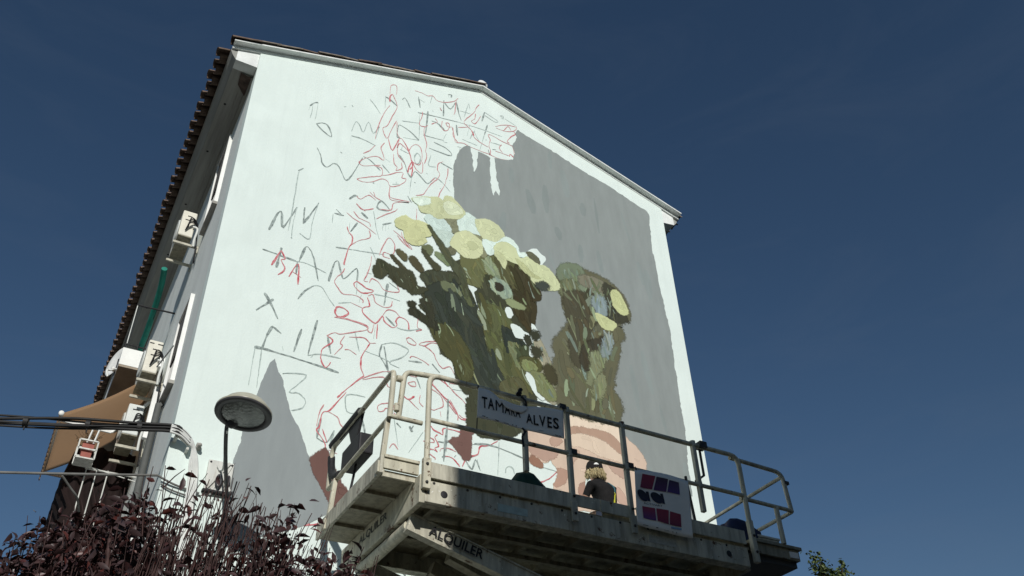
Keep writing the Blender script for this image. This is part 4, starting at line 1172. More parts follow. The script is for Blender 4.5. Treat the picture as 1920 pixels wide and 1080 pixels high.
# ------------------------------------------------------------------ things fixed to the flank of the block
def air_conditioner(y, x0, x1, z0, z1, label, mt, slots, drop=0.10):
    t = thing('air_conditioner', label, 'air conditioner', (-0.25, y + .35, z0), 'outdoor air conditioner units on the flank wall')
    m = MB(); m.box((x0, y, z0), (x1, y + 0.74, z1)); m.build('casing', mt, t, bevel=0.018)
    m = MB(); cy, cz = y + .30, (z0 + z1) / 2
    m.lathe([(0.0, 0.0), (0.19, 0.0), (0.205, 0.025), (0.215, 0.0)], (x0 - 0.004, cy, cz), (-1, 0, 0), 20)
    m.build('fan_grille', M['ac_white'], t)
    m = MB(); h = z1 - z0; w = x1 - x0
    for fx0, fx1, fz in slots:
        m.box((x0 + w * fx0, y - 0.004, z0 + h * fz), (x0 + w * fx1, y - 0.0005, z0 + h * fz + 0.018))
    m.build('vent_slot', M['dark'], t)
    m = MB(); m.box((x0 + .004, y + .004, z0 - .014), (x1 - .004, y + .736, z0 - .001)); m.build('underside_shade', M['lift_under'], t)  # dark sheet added under the casing; underside shade put into its colour
    for yy in (y + 0.08, y + 0.62):
        m = MB(); zb = z0 - drop
        m.box((x0 - 0.04, yy - .02, zb - .04), (-0.001, yy + .02, zb)); m.box((-0.02, yy - .02, zb - .14), (-0.001, yy + .02, zb - .042))
        m.build('bracket', M['ac_bracket'], t)
    m = MB()
    for k in range(4):
        c = (x0 + w * .42 + .01 * k, y - .02, z0 + h * (.18 + .05 * k))
        m.tube(smooth3([c, (x0 + w * .6, y - .09 - .012 * k, z0 + h * (.42 + .05 * k)), (x1 + .02, y - .03, z0 + h * (.48 + .03 * k)), (x1 + .07, y + .02, z0 + h * .2), (-0.02, y + .03 + .02 * k, z0 - .45)]), .011, 6)
    m.build('hose', M['dark'], t)
    m = MB(); m.tube(smooth3([(x1 - .03, y - .03, z0 + h * .38), (x1 + .05, y - .05, z0 + h * .30), (x1 + .04, y - .03, z0 - .05), (x1 + .05, y + .0, z0 - drop - .08)]), .02, 8)
    m.build('pipe', M['pale_cable'], t)
    return t
def smooth3(pts, k=5):
    pts = [Vector(p) for p in pts]; e = [pts[0]] + pts + [pts[-1]]; out = []
    for i in range(1, len(e) - 2):
        p0, p1, p2, p3 = e[i - 1], e[i], e[i + 1], e[i + 2]
        for s in range(k):
            t = s / k
            out.append(0.5 * ((2 * p1) + (-p0 + p2) * t + (2 * p0 - 5 * p1 + 4 * p2 - p3) * t * t + (-p0 + 3 * p1 - 3 * p2 + p3) * t ** 3))
    out.append(pts[-1]); return out
air_conditioner(2.30, -0.38, -0.145, 11.72, 12.27, 'topmost air conditioner, cream, high under the eaves beside the window', M['ac'], ((.36, .68, .78), (.25, .75, .62)))
air_conditioner(2.50, -0.355, -0.14, 9.11, 9.69, 'cream air conditioner right of the white balcony parapet, with tangled hoses', M['ac'], ((.05, .36, .88), (.62, .98, .88), (.35, .72, .70), (.30, .75, .52)))
air_conditioner(3.05, -0.365, -0.135, 8.31, 8.83, 'lowest air conditioner, white, beside the tan awning and just above the cables', M['ac_white'], ((.30, .72, .80),), drop=0.16)

# awning: sloping cloth on two folding arms, scalloped valance in front
aw = thing('awning', 'faded tan awning with a scalloped edge over the lower balcony', 'awning', (-0.6, 4.1, 8.4))
Y0, Y1 = 3.02, 5.15
xo, zo, xi, zi = -1.235, 8.40, -0.07, 9.47
m = MB(); vs = []; nu, nv = 14, 16
for j in range(nv + 1):
    for i in range(nu + 1):
        u, v = i / nu, j / nv
        vs.append((xi + (xo - xi) * u, Y0 + (Y1 - Y0) * v, zi + (zo - zi) * u - 0.09 * math.sin(math.pi * u) + 0.01 * math.sin(9 * v)))
m.add(vs, [(j*(nu+1)+i, j*(nu+1)+i+1, (j+1)*(nu+1)+i+1, (j+1)*(nu+1)+i) for j in range(nv) for i in range(nu)], True)
o = m.build('cloth', M['fabric_tan'], aw, fix=False); s_ = o.modifiers.new('thickness', 'SOLIDIFY'); s_.thickness = .006
m = MB(); vs = []; n = 84
for i in range(n + 1):
    v = i / n; y = Y0 + (Y1 - Y0) * v
    vs += [(xo - .02, y, zo - .02), (xo - .028 + .008 * math.sin(i), y, zo - .15 - 0.028 * abs(math.sin(math.pi * v * 14)))]
m.add(vs, [(2*i, 2*i+1, 2*i+3, 2*i+2) for i in range(n)], True)
o = m.build('valance', M['fabric_tan'], aw, fix=False); s_ = o.modifiers.new('thickness', 'SOLIDIFY'); s_.thickness = .005
m = MB(); m.tube([(xo - .005, Y0 - .02, zo - .012), (xo - .005, Y1 + .02, zo - .012)], .022, 8); m.build('front_bar', M['frame_white'], aw)
m = MB(); m.lathe([(0, 0), (.038, 0), (.038, .05), (0, .05)], (xo - .005, Y0 - .05, zo - .012), (0, 1, 0), 12); m.build('end_knob', M['frame_white'], aw)
m = MB(); m.tube([(xi, Y0 - .03, zi + .03), (xi, Y1 + .03, zi + .03)], .05, 10); m.build('roller', M['frame_white'], aw)
for y in (Y0 + .10, Y1 - .1):
    m = MB(); m.bar((xo + .03, y, zo - .05), (-0.50, y + .12, zo - .02), .03, .045); m.bar((-0.50, y + .12, zo - .02), (-0.03, y, zi - .45), .03, .045); m.build('folding_arm', M['frame_white'], aw)
# satellite dish
ds = thing('satellite_dish', 'white satellite dish at the outer edge of the balcony parapet', 'satellite dish', (-0.70, 3.75, 9.75))
m = MB(); m.lathe([(0.004, .045), (.10, .040), (.20, .022), (.27, 0), (.275, 0.004), (.20, .030), (.10, .05), (.004, .056)], (-0.70, 3.92, 10.0), (0.90, 0.36, -0.10), 28); m.build('reflector', M['frame_white'], ds)
m = MB(); m.tube(smooth3([(-.67, 3.70, 9.74), (-.74, 3.58, 9.62), (-.80, 3.50, 9.56), (-.77, 3.45, 9.42)]), .013, 6); m.build('feed_arm', M['frame_white'], ds)
m = MB(); m.lathe([(0, 0), (.03, 0), (.03, .07), (0, .07)], (-.69, 3.64, 9.66), (-0.4, -0.5, .3), 10); m.build('receiver', M['frame_white'], ds)
m = MB(); m.tube([(-.655, 3.9, 9.72), (-.66, 3.76, 9.97)], .018, 6); m.build('mount', M['dark'], ds)
# rolled green tarp and clothes-line bracket above it
gr = thing('rolled_tarp', 'green tarp hanging in a roll on the flank under the topmost air conditioner', 'tarp', (-0.3, 3.6, 10.4))
m = MB(); m.tube(smooth3([(-.40, 2.95, 11.42), (-.35, 3.4, 11.3), (-.33, 4.1, 11.0), (-.33, 4.9, 10.9)]), [.05] * 15 + [.045], 10); m.build('roll', M['green_cloth'], gr)
m = MB(); m.box((-.40, 4.9, 10.55), (-.26, 5.1, 10.86)); m.build('folded_end', M['green_cloth'], gr)
lb = thing('drying_rack', 'dark bar of a clothes rack sticking out of the flank above the satellite dish', 'clothes rack', (-0.3, 3.9, 10.6))
m = MB(); m.tube([(-.63, 3.60, 11.00), (0.0, 3.60, 11.02)], .016, 6); m.build('arm', M['dark'], lb)
m = MB(); m.tube([(-.62, 3.60, 10.99), (-.62, 3.60, 10.2)], .008, 5); m.build('prop', M['pale_cable'], lb)
m = MB(); m.tube([(-.60, 3.62, 11.015), (-.60, 6.2, 11.015)], .006, 5); m.tube([(-.30, 3.62, 11.02), (-.30, 6.2, 11.02)], .006, 5); m.build('line', M['dark'], lb)
# flower box
fb = thing('flower_box', 'white window box holder with reddish pots and a dry plant under the awning', 'flower box', (-0.78, 2.75, 7.66))
m = MB()
x0, x1, z0, z1 = -0.90, -0.655, 7.585, 7.86
for a, c in (((x0, z0), (x1, z0)), ((x1, z0), (x1, z1)), ((x1, z1), (x0, z1)), ((x0, z1), (x0, z0)), ((x0, z0 + .14), (x1, z0 + .14))):
    m.bar((a[0], 2.6, a[1]), (c[0], 2.6, c[1]), .02, .03, (0, 1, 0))
    m.bar((a[0], 2.86, a[1]), (c[0], 2.86, c[1]), .02, .03, (0, 1, 0))
m.box((x0, 2.6, z0 - .012), (x1, 2.86, z0 + .0)); m.bar((x1, 2.86, z0), (-.02, 2.95, z0 - .05), .012, .012)
m.build('holder', M['metal_white'], fb)
m = MB(); m.box((x0 + .05, 2.635, z0 + .16), (x1 - .04, 2.83, z0 + .26)); m.box((x0 + .06, 2.63, z0 + .02), (x1 - .05, 2.83, z0 + .12)); m.build('pot', M['terracotta'], fb)
m = MB()
for i in range(26):
    a = rnd.uniform(-.5, .5); c = Vector((rnd.uniform(x0 + .06, x1 - .05), rnd.uniform(2.66, 2.8), z0 + .26)); e = c + Vector((a * .35, rnd.uniform(-.1, .1), rnd.uniform(.10, .26)))
    m.tube([c, (c + e) / 2 + Vector((0, 0, .02)), e], .004, 4)
    for k in range(3):
        q = c.lerp(e, rnd.uniform(.5, 1)); d = Vector((rnd.gauss(0, 1), rnd.gauss(0, 1), rnd.gauss(0, .6))).normalized() * .035; w2 = Vector((rnd.gauss(0, 1), rnd.gauss(0, 1), rnd.gauss(0, 1))).normalized() * .012
        m.add([q, q + d + w2, q + d * 1.6, q + d - w2], [(0, 1, 2, 3)])
m.build('plant', mat('dry_plant', (.12, .075, .04), .8, col2=(.20, .13, .07), vscale=20), fb)
m = MB()
for x in (-.80, -.715): m.bar((x, 2.66, z0 + .26), (x + .03, 2.64, z0 + .50), .018, .018)
m.build('plant_label', M['frame_white'], fb)

# ------------------------------------------------------------------ overhead cables
def hang(a, c, sag, n=26):
    a, c = Vector(a), Vector(c); out = []
    for i in range(n + 1):
        t = i / n; p = a.lerp(c, t); p.z -= sag * 4 * t * (1 - t); out.append(p)
    return out
cb = thing('cable_bundle', 'thick bundle of black overhead cables reaching the corner of the block', 'cables', (-3, 0.5, 6.6))
for k in range(6):
    a = 2 * math.pi * k / 6; m = MB()
    pts = hang((-0.02, -0.17 + .02 * math.cos(a), 6.86 + .045 * math.sin(a)), (-9.0, 1.95 + .03 * math.cos(a + 1), 6.42 + .08 * math.sin(a + 1)), .06)
    pts = [p + Vector((0, .022 * math.sin(i * .9 + a) * min(1, i / 3), .026 * math.cos(i * .6 + 2.4 * a) * min(1, i / 3))) for i, p in enumerate(pts)]
    pts = smooth3([(.20, -.135 + .01 * math.cos(a), 6.765 + .036 * math.sin(a)), (.09, -.165 + .01 * math.cos(a), 6.83 + .042 * math.sin(a))] + pts, 3)
    m.tube(pts, (.012 if k % 2 else .0175), 6); m.build('cable', M['black_cable'], cb)
for t in (.04, .10, .17, .25):
    m = MB(); p = Vector((-0.02, -.17, 6.86)).lerp(Vector((-9, 1.95, 6.42)), t); p.z -= .06 * 4 * t * (1 - t)
    m.tube([p + Vector((-.025, .005, 0)), p + Vector((.025, -.005, 0))], .055, 8); m.tube([p + Vector((0, 0, -.04)), p + Vector((.004, 0, -.10))], .008, 5); m.build('cable_tie', M['black_cable'], cb)
wc = thing('wall_cables', 'pale painted cables bending down the end wall beside the street lamp', 'cables', (0.3, -0.1, 6.5))
for k in range(5):
    m = MB(); o_ = k * .022
    m.tube(smooth3([(-.05, -.185, 6.895 - o_), (.08, -.175, 6.875 - o_), (.19, -.145, 6.81 - o_), (.285 - o_ * .4, -.10, 6.68), (.35 - o_, -.07, 6.50), (.385 - o_, -.05, 6.25), (.41 - o_, -.05, 5.7), (.46 - o_, -.05, 4.6)]), .0145, 7); m.build('cable', M['pale_cable'], wc)
m = MB(); m.box((.02, -.155, 6.77), (.06, -.001, 6.80)); m.box((.18, -.12, 6.66), (.21, -.001, 6.69)); m.tube([(.06, -.15, 6.79), (.20, -.12, 6.72)], .02, 6); m.build('clamp', M['metal_white'], wc)
m = MB(); m.box((.295, -.07, 6.735), (.35, -.001, 6.80)); m.lathe([(0, 0), (.022, 0), (.028, .03), (.015, .06), (0, .06)], (.325, -.07, 6.76), (0, -1, 0), 10); m.build('insulator', M['concrete'], wc)
lw = thing('overhead_wire', 'thin grey overhead wire below the cable bundle', 'wire', (-3, 0.3, 6))
m = MB(); m.tube(smooth3(hang((-.06, -.06, 6.30), (-9, 1.6, 5.72), .12), 2), .015, 6); m.build('wire', M['grey_cable'], lw)
m = MB(); m.tube(smooth3([(-1.02, .1, 6.16), (-.9, .2, 6.08), (-.8, .3, 6.02), (-.72, .7, 6.0)]), .013, 6); m.build('loop', M['grey_cable'], lw)
m = MB(); m.tube(smooth3([(-.06, -.06, 6.30), (.1, -.04, 6.25), (.25, -.03, 6.22), (.44, -.03, 6.19)]), .012, 6); m.tube(smooth3([(-.0, -.03, 6.22), (.12, -.03, 6.17), (.40, -.03, 6.12)]), .010, 6); m.build('wall_run', M['grey_cable'], lw)

# ------------------------------------------------------------------ street lamp on a wall bracket
lp = thing('street_lamp', 'round cream street lamp reaching out from the end wall', 'street lamp', (0.76, -0.02, 6.3))
LC = Vector((0.487, -1.55, 6.475)); tilt = Vector((0.12, 0.09, 1)).normalized()
m = MB(); m.lathe([(.302, .004), (.305, .02), (.285, .04), (.255, .07), (.238, .105), (.215, .128), (.13, .158), (.035, .172), (.001, .175)], LC, tilt, 40); m.build('shade', M['lamp_shell'], lp)
m = MB(); m.lathe([(.302, .002), (.305, -.012), (.285, -.022), (.235, -.020), (.232, .008)], LC, tilt, 40); m.build('rim', M['lamp_rim'], lp)
m = MB(); m.lathe([(.228, -.012), (.19, -.022), (.12, -.036), (.05, -.042), (.001, -.043)], LC, tilt, 32); m.build('lens', M['lens'], lp)
m = MB(); m.lathe([(.225, .005), (.20, .05), (.12, .10), (.001, .12)], LC, tilt, 24); m.build('reflector', M['dark_reflector'], lp)
m = MB(); m.lathe([(.001, .01), (.035, .015), (.04, .05), (.03, .09), (.001, .10)], LC - tilt * .02 + Vector((.02, .02, 0)), tilt, 12); m.build('bulb', M['frame_white'], lp)
m = MB()
neck = LC + Vector((-.10, .26, -.03))
m.tube(smooth3([neck + Vector((.03, -.09, .0)), neck, (.465, -1.0, 6.34), (.62, -.5, 6.23), (.76, -.02, 6.22)]), [.026] * 5 + [.022] * 16, 10); m.lathe([(.05, -.03), (.055, .03), (.02, .05)], neck + Vector((.04, -.06, 0)), (.3, -1, .1), 10)
m.build('arm', M['lamp_arm'], lp)
m = MB(); m.tube(smooth3([(.405, -1.26, 6.40), (.46, -.95, 6.40), (.55, -.6, 6.38), (.62, -.2, 6.45), (.60, -.04, 6.5), (.56, -.03, 6.2)]), .012, 6); m.build('supply_cable', M['pale_cable'], lp)
# scrolled stay under the arm
m = MB()
m.bar((.735, -.03, 6.55), (.79, -.03, 5.75), .05, .02, (0, 1, 0)); m.bar((.76, -.45, 6.225), (.775, -.035, 5.85), .014, .02)
ring = [Vector((.768, -.20 + .10 * math.cos(t), 6.10 + .09 * math.sin(t))) for t in [2 * math.pi * i / 20 for i in range(21)]]
m.tube(ring, .011, 6, cap=False); m.build('stay', M['lamp_arm'], lp)
# junction plate beside it
jp = thing('junction_box', 'flat whitish metal box screwed to the wall beneath the street lamp', 'junction box', (0.62, -0.03, 6.2))
m = MB(); m.box((.475, -.055, 6.25), (.775, -.004, 6.63)); m.build('cover', M['metal_white'], jp, bevel=.006)
m = MB()
for x, z in ((.50, 6.60), (.75, 6.60), (.50, 6.28), (.75, 6.28)): m.lathe([(0, .006), (.012, .006), (.014, 0)], (x, -.055, z), (0, -1, 0), 8)
m.build('screw', M['dark'], jp)
m = MB(); m.box((.46, -.075, 6.225), (.80, -.002, 6.247)); m.build('ledge', M['dark'], jp)
m = MB()
m.bar((.72, -.072, 6.62), (.50, -.072, 6.26), .03, .006, (0, -1, 0)); m.bar((.58, -.082, 6.56), (.77, -.082, 6.26), .03, .006, (0, -1, 0)); m.build('strap', M['metal_white'], jp)
m = MB()
for cx, cz, a, c_ in ((.62, 6.36, .028, .075), (.725, 6.37, .018, .07)):
    m.tube([Vector((cx + a * math.cos(t), -.09, cz + c_ * math.sin(t))) for t in [2 * math.pi * i / 16 for i in range(17)]], .014, 6, cap=False)
m.build('scroll', M['lamp_arm'], jp)

# ------------------------------------------------------------------ scissor lift
XL, XR, YF, YB, ZD = 1.98, 6.06, -3.0, -1.1, 5.44
lift = thing('scissor_lift', 'worn cream scissor lift with its wide platform raised in front of the mural', 'scissor lift', (4.0, -2.05, 0))
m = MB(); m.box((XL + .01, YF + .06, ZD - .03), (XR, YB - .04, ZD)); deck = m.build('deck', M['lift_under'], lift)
m = MB()
for i in range(9):
    x = XL + .30 + i * .44
    m.box((x, YF + .14, ZD - .09), (x + .05, YB - .12, ZD - .031))
m.box((XL + .06, YF + .75, ZD - .14), (XR - .05, YF + .83, ZD - .091)); m.box((XL + .06, YB - .75, ZD - .14), (XR - .05, YB - .67, ZD - .091))
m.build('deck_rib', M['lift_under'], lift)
Z0B, Z1B = 5.195, 5.415
for y0, y1 in ((YF + .035, YF + .095), (YB - .095, YB - .035)):
    m = MB(); m.box((XL + .03, y0, Z0B), (XR - .05, y1, Z1B)); m.box((XL + .03, y0 + (.0601 if y0 < -2 else -.08), Z0B), (XR - .05, y1 + (.08 if y0 < -2 else -.0601), Z0B + .015)); 
    fb_ = m.build('frame_beam', M['lift_grey'], lift, bevel=.005)
    if y0 < -2:
        m = MB()
        for x in (2.21, 5.72): m.lathe([(0, .003), (.032, .003), (.038, .0), (.038, -.002)], (x, y0, 5.30), (0, -1, 0), 16)
        m.build('drain_hole', M['dark'], fb_)
        m = MB()
        m.box((2.79, y0 - .004, 5.245), (3.13, y0 - .001, 5.325)); st = m.build('sticker', M['teal_label'], fb_)
        m = MB(); m.box((4.62, y0 - .004, 5.245), (4.98, y0 - .001, 5.33)); m.build('sticker', mat('faded_sticker', (.40, .41, .38), .6, var=.2, vscale=30), fb_)
# end beams; the left one carries the hire lettering
m = MB(); m.box((XL - .03, YF + .03, 5.175), (XL + .028, YB + .25, 5.462)); eb = m.build('end_beam', M['lift'], lift, bevel=.006)
m = MB(); m.box((XR - .048, YF + .10, 5.18), (XR + .0, YB - .10, 5.45)); m.build('end_beam', M['lift_under'], lift)
def letters(txt, w, h, mapf, mt, name, parent, bold=0.0):
    vs, fs = fit_text(txt, w, h, bold); m_ = MB(); m_.add([mapf(u, v) for u, v in vs], fs)
    return m_.build(name, mt, parent, fix=False)
letters('ALQUILER', .78, .105, lambda u, v: (XL - .034, -1.40 - u, 5.30 + v), M['ink_worn'], 'lettering', eb, .02)
# roll-out deck on the left: toe board, underside with ribs, end lip
XE = 1.58
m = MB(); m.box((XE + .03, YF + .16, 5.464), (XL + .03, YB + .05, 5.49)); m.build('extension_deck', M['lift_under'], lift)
m = MB()
for y in (-2.42, -2.02, -1.55): m.box((XE + .035, y, 5.43), (XL - .04, y + .05, 5.4635))
m.build('extension_rib', M['lift_under'], lift)
m = MB(); m.box((XE - .005, YF + .12, 5.44), (XE + .028, YB + .05, 5.62)); m.build('toe_board', M['lift_grey'], lift, bevel=.004)
m = MB(); m.box((XE + .03, YF + .12, 5.495), (XL - .005, YF + .155, 5.60)); m.box((XE + .03, YF + .10, 5.602), (XL - .005, YF + .155, 5.63)); m.box((XE + .03, YF + .135, 5.415), (XL - .035, YF + .158, 5.455)); m.build('toe_board', M['lift'], lift)
m = MB(); m.box((XL + .05, YF + .0461, 5.416), (3.66, YF + .058, 5.47)); m.box((4.48, YF + .0461, 5.416), (5.98, YF + .058, 5.47)); m.box((4.05, YF + .0461, 5.416), (4.40, YF + .058, 5.475)); m.build('deck_edge', M['lift_under'], lift)
# front toe boards in sections
for x0, x1, z0, z1, yy in ((XL + .03, 3.66, 5.43, 5.595, YF), (3.70, 4.01, 5.47, 5.60, YF + .012), (4.018, 4.40, 5.465, 5.60, YF + .012), (4.475, 5.98, 5.44, 5.60, YF)):
    m = MB(); m.box((x0, yy, z0), (x1, yy + .022, z1)); m.box((x0, yy + .0221, z1 - .014), (x1, yy + .045, z1)); m.build('toe_board', M['lift_grey'], lift, bevel=.003)
m = MB(); m.box((XL + .05, YB - .03, 5.44), (XR - .05, YB - .01, 5.50)); m.build('toe_board', M['lift_grey'], lift)
# guard rails
RT, RM, RR = 6.575, 6.05, .029
def rail(pts, name='rail', r=RR, mt='lift'): 
    m_ = MB(); m_.tube(pts, r, 10); return m_.build(name, M[mt], lift)
yF = YF
# main front rail: bent up from the left post, along the top, bent down at the right post
rail([(XL + .02, yF, 5.44)] + arc((XL + .02, yF, RT), (0, 0, -1), (1, 0, 0), .12) + arc((6.10, yF, RT - .01), (-1, 0, 0), (0, 0, -1), .13) + [(6.085, yF, 5.72)], 'top_rail')
rail([(XL + .02, yF, RM), (6.09, yF, RM)], 'mid_rail', .025)
m = MB(); m.box((6.055, yF - .03, 5.24), (6.115, yF + .03, 5.74)); m.build('post_socket', M['lift_grey'], lift, bevel=.006)
m = MB(); m.box((XL - .02, yF - .03, 5.30), (XL + .06, yF + .03, 5.62)); m.build('post_socket', M['lift'], lift, bevel=.006)
for x, zb in ((3.115, 5.60), (3.66, 5.30), (4.40, 5.30), (5.42, 5.60)):
    m = MB(); m.bar((x, yF + .002, zb + .12), (x, yF + .002, RT - .02), .052, .052, (0, 1, 0))
    if zb < 5.5: m.box((x - .035, yF - .035, zb - .02), (x + .035, yF - .002, zb + .18))
    m.build('rail_post', M['lift_grey'], lift, bevel=.006)
rail([(5.50, yF + .05, 6.58), (5.56, yF + .05, 6.56), (5.56, yF + .05, 6.22), (5.42, yF + .05, 6.12)], 'gate_handle', .016, 'steel_dark')
m = MB(); m.box((5.50, yF - .05, 6.54), (5.60, yF + .05, 6.62)); m.build('clamp', M['steel_dark'], lift)
m = MB(); m.tube([(5.36, yF + .10, 5.62), (5.32, yF + .10, 6.18)], .017, 6); m.build('stay_rod', M['steel_dark'], lift)
for x, z in ((3.70, 6.07), (4.44, 6.07), (3.60, 6.60)):
    m = MB(); m.box((x - .04, yF - .035, z - .03), (x + .04, yF + .035, z + .03)); m.build('clamp', M['steel_dark'], lift)
# left extension rails
rail([(1.73, yF + .12, RM + .02)] + arc((1.76, yF + .1, RT + .035), (-.02, 0, -1), (1, 0, 0), .11) + [(XL + .12, yF + .06, RT + .035)], 'top_rail')
rail([(1.64, yF + .1, RM), (XL + .0, yF + .1, RM)], 'mid_rail', .025)
ye = YB - .12
rail([(1.63, yF + .1, RM - .02)] + arc((1.645, yF + .1, RT + .005), (0, 0, -1), (0, 1, 0), .06) + [(1.655, ye - .1, RT + .005)] + arc((1.655, ye + .16, RT + .0), (0, -1, 0), (0, 0, -1), .16) + [(1.655, ye + .16, RM)], 'end_rail')
rail([(1.64, yF + .1, RM), (1.655, ye + .16, RM)], 'end_rail', .025)
for y in (yF + .17, ye - .12):
    m = MB(); m.bar((1.60, y, 5.48), (1.64, y, RM), .05, .05, (0, 1, 0)); m.box((1.555, y - .035, 5.45), (1.63, y + .035, 5.57)); m.build('rail_post', M['lift'], lift, bevel=.006)
m = MB()
m.tube([(1.68, yF + .10, 6.50), (1.74, yF + .10, 6.50)], .036, 8); m.tube([(1.70, yF + .1, 6.12), (1.70, yF + .1, 6.20)], .03, 8); m.build('clamp', M['lift'], lift)
# right extension: deck, rails, end rails running to the back
XX = 6.84
m = MB(); m.box((XR + .06, YF + .03, 5.525), (XX + .03, YB, 5.56)); m.box((XR + .06, YF + .06, 5.40), (XX, YF + .10, 5.524)); m.box((XX - .03, YF + .10, 5.40), (XX, YB, 5.524)); m.build('extension_deck', M['lift_under'], lift)
m = MB(); m.box((XR + .06, YF + .11, 5.33), (XX - .02, YB, 5.40)); m.build('extension_rib', M['steel_dark'], lift)
m = MB(); m.box((XX - .16, YF + .045, 5.42), (XX - .03, YF + .058, 5.49)); m.build('sticker', M['banner'], lift)
rail([(6.0, yF + .03, RT - .035)] + arc((XX - .01, yF + .03, RT - .06), (-1, 0, .02), (0, 0, -1), .13) + [(XX + .01, yF + .03, 6.0)], 'top_rail', .027, 'lift_grey')
rail([(6.05, yF + .03, RM - .02), (XX + .01, yF + .03, RM - .03)], 'mid_rail', .025, 'lift_grey')
rail([(6.60, yF + .03, RM - .03), (6.60, yF + .03, 5.56)], 'rail_post', .03, 'lift_grey')
rail([(XX - .04, yF + .03, 6.45), (XX, -1.25, 6.45), (XX, -1.25, 5.56)], 'end_rail', .024, 'lift_grey')
rail([(XX + .01, yF + .03, 6.005), (XX + .01, -1.25, 5.99)], 'end_rail', .024, 'lift_grey')
m = MB(); m.box((XX - .02, yF + .0, 6.36), (XX + .05, yF + .06, 6.40)); m.build('clamp', M['steel_dark'], lift)
m = MB()
for x in [2.10 + .36 * i for i in range(11)]: m.lathe([(0, .010), (.011, .009), (.014, .003), (.014, -.002)], (x, YF + .035, 5.395), (0, -1, 0), 8)
m.build('bolt', M['steel_dark'], lift)
m = MB()
for x in (1.995, 3.66, 4.40, 6.085):
    for z in (5.36, 5.55): m.lathe([(0, .014), (.012, .012), (.016, .004), (.016, -.004)], (x, YF - .034, z), (0, -1, 0), 8)
m.build('bolt', M['steel_dark'], lift)
m = MB()
for x in (3.115, 3.66, 4.40, 5.42): 
    for z in (RM, RT): m.tube([(x, YF - .001, z - .035), (x, YF - .001, z + .035)], .036, 10)
m.build('weld_collar', M['lift_grey'], lift)
# control box hanging on the left end rail
m = MB(); m.box((1.63, -2.05, 6.06), (1.80, -1.50, 6.30)); cbx = m.build('control_box', M['dark'], lift, bevel=.02)
m = MB(); m.tube([(1.655, -1.95, 6.60), (1.655, -1.05, 6.60)], .05, 8); m.prism([(1.66, -1.98, 6.58), (1.66, -1.55, 6.58), (1.66, -1.70, 6.31), (1.66, -1.86, 6.31)], (.03, 0, 0)); m.tube(arc((1.66, -1.08, 6.12), (0, -.9, -.1), (0, .1, .9), .34), .045, 8); m.build('cable_sleeve', M['dark'], lift)
m = MB(); m.tube(smooth3([(1.72, -1.75, 6.06), (1.71, -1.72, 5.9), (1.68, -1.7, 5.65), (1.7, -1.5, 5.54)]), .014, 6); m.build('control_cable', M['dark'], lift)
m = MB(); m.lathe([(0, 0), (.04, 0), (.035, .05), (0, .06)], (1.80, -1.62, 6.2), (1, 0, 0), 10); m.build('switch', M['lift_grey'], cbx)
# two hydraulic pivots and the crossed arms
def arm(a, c, y0, y1, h, name='scissor_arm', mt='lift_grey'):
    a, c = Vector(a), Vector(c); d = (c - a).normalized(); up = Vector((-d.z, 0, d.x)) * h / 2; m_ = MB(); w = y1 - y0; f = .022
    p = [a - up, c - up, c + up, a + up]
    m_.prism([(q.x, y0 + .02, q.z) for q in p], (0, w - .04, 0))
    for s in (-1, 1):
        e = [a + up * s * .999 - up * .07, c + up * s * .999 - up * .07, c + up * s * .999 + up * .07, a + up * s * .999 + up * .07]
        m_.prism([(q.x, y0, q.z) for q in e], (0, w, 0))
    return m_.build(name, M[mt], lift)
lev = [5.115, 3.98, 2.76, 1.54]; xa, xb = 1.98, 5.95
first = None
for k in range(3):
    for y0 in (-2.70, -1.42):
        o = arm((xa + (.0 if k else .0), 0, lev[k] - .015), (xb, 0, lev[k + 1]), y0, y0 + .10, .17)
        if first is None: first = o
        arm((xa, 0, lev[k + 1]), (xb, 0, lev[k] - .06), y0 + .14, y0 + .24, .20, 'scissor_arm', 'lift_under')
    for x in (xa + .05, xb - .05):
        m = MB(); m.tube([(x, -2.62, lev[k + 1]), (x, -1.30, lev[k + 1])], .05, 12); m.build('pivot_tube', M['lift_grey'], lift)
    m = MB(); m.tube([((xa + xb) / 2, -2.73, (lev[k] + lev[k + 1]) / 2), ((xa + xb) / 2, -1.14, (lev[k] + lev[k + 1]) / 2)], .055, 12); m.build('pivot_tube', M['lift_grey'], lift)
m = MB(); m.tube([(2.02, -2.60, 5.09), (2.02, -1.30, 5.09)], .06, 14); m.build('pivot_tube', M['lift'], lift)
ad = (Vector((xb, 0, lev[1])) - Vector((xa, 0, lev[0] - .015))).normalized(); au = Vector((-ad.z, 0, ad.x))
a0 = Vector((xa, -2.703, lev[0] - .015)) + ad * .215 - au * .056
letters('ALQUILER', .60, .118, lambda u, v: tuple(a0 + ad * u + au * v), M['ink'], 'lettering', first, .022)
for s in (-1, 1):
    m = MB(); m.bar((2.6, -2.05 + s * .22, 5.02), (5.0, -2.05 + s * .22, 4.2), .12, .14); m.build('hydraulic_cylinder', M['lift_under'], lift)
m = MB(); m.box((1.5, -2.95, .62), (6.5, -1.15, 1.42)); m.build('chassis', M['lift_grey'], lift, bevel=.03)
for x in (2.1, 5.9):
    for y in (-2.95, -1.15):
        m = MB(); m.lathe([(.18, -.14), (.42, -.13), (.46, -.08), (.46, .08), (.42, .13), (.18, .14)], (x, y, .46), (0, 1, 0), 24); wl = m.build('wheel', M['rubber'], lift)
        m = MB(); m.lathe([(0, -.10), (.18, -.11), (.20, .0), (.18, .11), (0, .10)], (x, y, .46), (0, 1, 0), 16); m.build('hub', M['lift'], wl)

